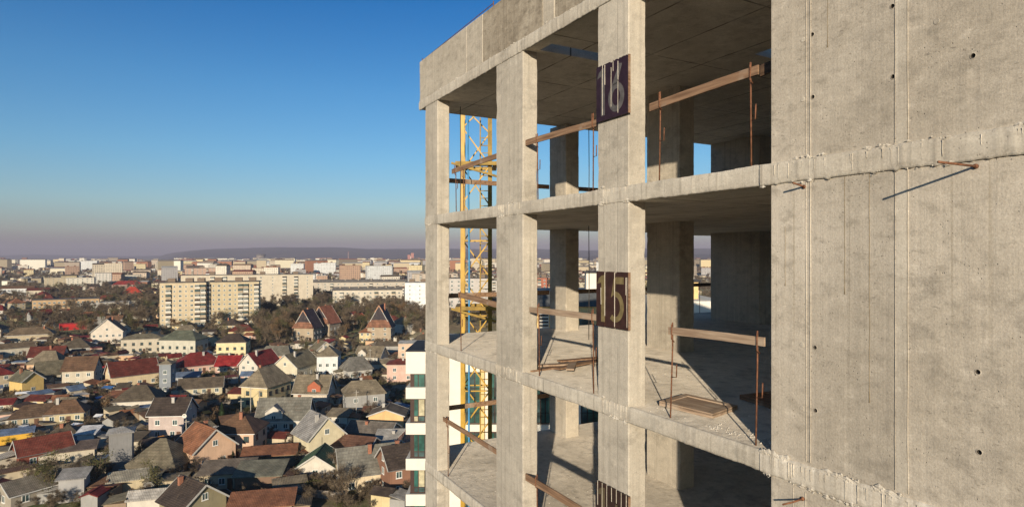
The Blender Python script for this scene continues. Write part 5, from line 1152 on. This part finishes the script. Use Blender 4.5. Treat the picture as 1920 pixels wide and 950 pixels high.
# ------------------------------------------------------------------ poles, fences, small yard things
M_pole = plain('pale concrete pole', (.42, .38, .32), .9); M_fence = plain('grey fence boards', (.24, .21, .18), .9, .3, 2); M_shed = [plain('blue tarpaulin', (.05, .13, .30), .6), plain('red tarpaulin', (.42, .03, .03), .6), plain('white sheet', (.72, .72, .72), .6), plain('orange sheet', (.6, .25, .04), .6)]
for i, (x, y, h, lb) in enumerate(((470, 785, 9, 'concrete utility pole in front of the big yellow house'), (487, 790, 9, 'second utility pole by the big yellow house corner'), (452, 800, 7.5, 'short utility pole by the street near the cypress'), (668, 792, 9, 'lone utility pole in the gardens left of the apricot house'), (349, 850, 8, 'thin pole beside the mauve house'), (694, 690, 8, 'pole beside the white dormer house'))):
    o = thing('utility_pole', lb, 'pole', at(x, y), .4, 'utility poles along the streets'); MB().tube([(0, 0, -.3), (0, 0, h)], [.14, .09], 6).build('pole', M_pole, o); MB().box(-.7, .7, -.05, .05, h - .6, h - .48).build('crossarm', M_pole, o)
fl_ = []
for i, (x0, y0, x1, y1) in enumerate(((395, 812, 470, 800), (640, 776, 692, 778), (600, 800, 650, 806), (330, 760, 390, 772), (90, 760, 180, 772), (520, 728, 610, 742), (640, 735, 740, 745), (180, 860, 260, 858), (40, 900, 120, 905), (420, 735, 455, 748), (560, 930, 640, 938), (250, 690, 330, 686), (40, 690, 150, 694))):
    a, b = at(x0, y0), at(x1, y1); o = thing('fence', 'weathered board fence', 'fence', a, math.atan2(b.y - a.y, b.x - a.x), 'garden fences'); L = (b - a).length; m = MB(); m.box(0, L, -.02, .02, .1, 1.6); m.build('panel', M_fence, o)
    m = MB(); [m.box(k * 2.5 - .05, k * 2.5 + .05, .02, .1, 0, 1.7) for k in range(int(L / 2.5) + 1)]; p_ = m.build('post', M_fence, o); p_.name = 'post_row'; p_['kind'] = 'stuff'; fl_.append((o, 'weathered grey board fence', (x0 + x1) / 2, (y0 + y1) / 2))
for _ in range(60):
    Y = 115 + 170 * rg.random(); x = rg.uniform(0, 790); p = Vector(((x - CX) / F * Y, Y, GZ)); an = .35 + rg.choice((0, 1.57)); L = rg.uniform(7, 14); d = Vector((math.cos(an), math.sin(an), 0))
    if not all(clear_of(p + d * L * u, .15) for u in (0, .5, 1)): continue
    o = thing('fence', 'x', 'fence', p, an, 'garden fences'); MB().box(0, L, -.02, .02, .05, 1.5).build('panel', rg.choice((M_fence, M_fence, M_kerb, M_fr2)), o)
    for k in range(4): MB().box(L * k / 3 - .05, L * k / 3 + .05, .022, .1, 0, 1.6).build('post', M_fence, o)
    fl_.append((o, 'low garden fence', x, CY - GZ * F / Y))
relabel(fl_, 'fence')
for (x0, y0, h0), (x1, y1, h1), lb in (((452, 800, 7.3), (487, 790, 8.6), 'pair of thin power wires sagging between the poles near the cypress'), ((487, 790, 8.6), (668, 792, 8.6), 'long power wires strung across to the lone pole')):
    a, b = at(x0, y0), at(x1, y1); a.z += h0; b.z += h1; o = thing('power_wire', lb, 'wire', at(x0, y0), 0, 'overhead wires')
    for e in (-.55, .55): MB().tube([a.lerp(b, k / 10) + Vector((0, e, -1.0 * math.sin(math.pi * k / 10))) for k in range(11)], .022, 4).build('strand', M_rail, o, MI)
jk = []
for i in range(90):                          # tarpaulins, sheds and stacked stuff in the yards
    Y = 118 + 150 * rg.random(); x = rg.uniform(0, 260) if rg.random() < .7 else rg.uniform(260, 760); p = Vector(((x - CX) / F * Y, Y, GZ))
    if not clear_of(p, 1.): continue
    k = i % 4; o = thing('tarpaulin_shelter', 'x', 'shelter', p, rg.uniform(0, 3.1), 'tarpaulin shelters in the yards'); w_, d_, h_ = rg.uniform(2, 4.5), rg.uniform(1.8, 3), rg.uniform(1.6, 2.6)
    m = MB(); m.add([(-w_ / 2, -d_ / 2, h_ * .8), (w_ / 2, -d_ / 2, h_ * .8), (w_ / 2, 0, h_), (-w_ / 2, 0, h_), (w_ / 2, d_ / 2, h_ * .75), (-w_ / 2, d_ / 2, h_ * .75)], [(0, 1, 2, 3), (3, 2, 4, 5)]); m.add([(q_.x, q_.y, q_.z - .05) for q_ in m.v], [(3, 2, 1, 0), (5, 4, 2, 3)])
    m.build('cover', M_shed[k], o); 
    for sx in (-1, 1):
        for sy in (-1, 1): MB().beam((sx * w_ * .45, sy * d_ * .42, -.1), (sx * w_ * .45, sy * d_ * .42, h_ * .78), .08, .08).build('post', M_fence, o)
    MB().box(-w_ * .35, w_ * .3, -d_ * .3, d_ * .3, 0, h_ * .45).build('stack', wallm(rg.choice(((.4, .34, .25), (.25, .2, .15), (.5, .45, .38)))), o)
    FOOT.append((p.x, p.y, 2.)); jk.append((o, ('blue', 'red', 'white', 'orange')[k] + ' sheeted yard shelter', x, CY - GZ * F / Y))
relabel(jk, 'shelter')

# ------------------------------------------------------------------ haze
m = MB(); m.box(-15500, 15500, -2500, 16500, GZ - 1.5, 260)
hm = bpy.data.materials.new('haze'); hm.use_nodes = True; hn = hm.node_tree; hn.nodes.clear(); ho = hn.nodes.new('ShaderNodeOutputMaterial'); pv = hn.nodes.new('ShaderNodeVolumePrincipled')
pv.inputs['Density'].default_value = HAZE_D; pv.inputs['Color'].default_value = HAZE_C; pv.inputs['Anisotropy'].default_value = 0.
hn.links.new(pv.outputs[0], ho.inputs['Volume'])
tag(m.build('haze', hm), 'thin violet grey haze over the whole town', 'haze', kind='stuff')
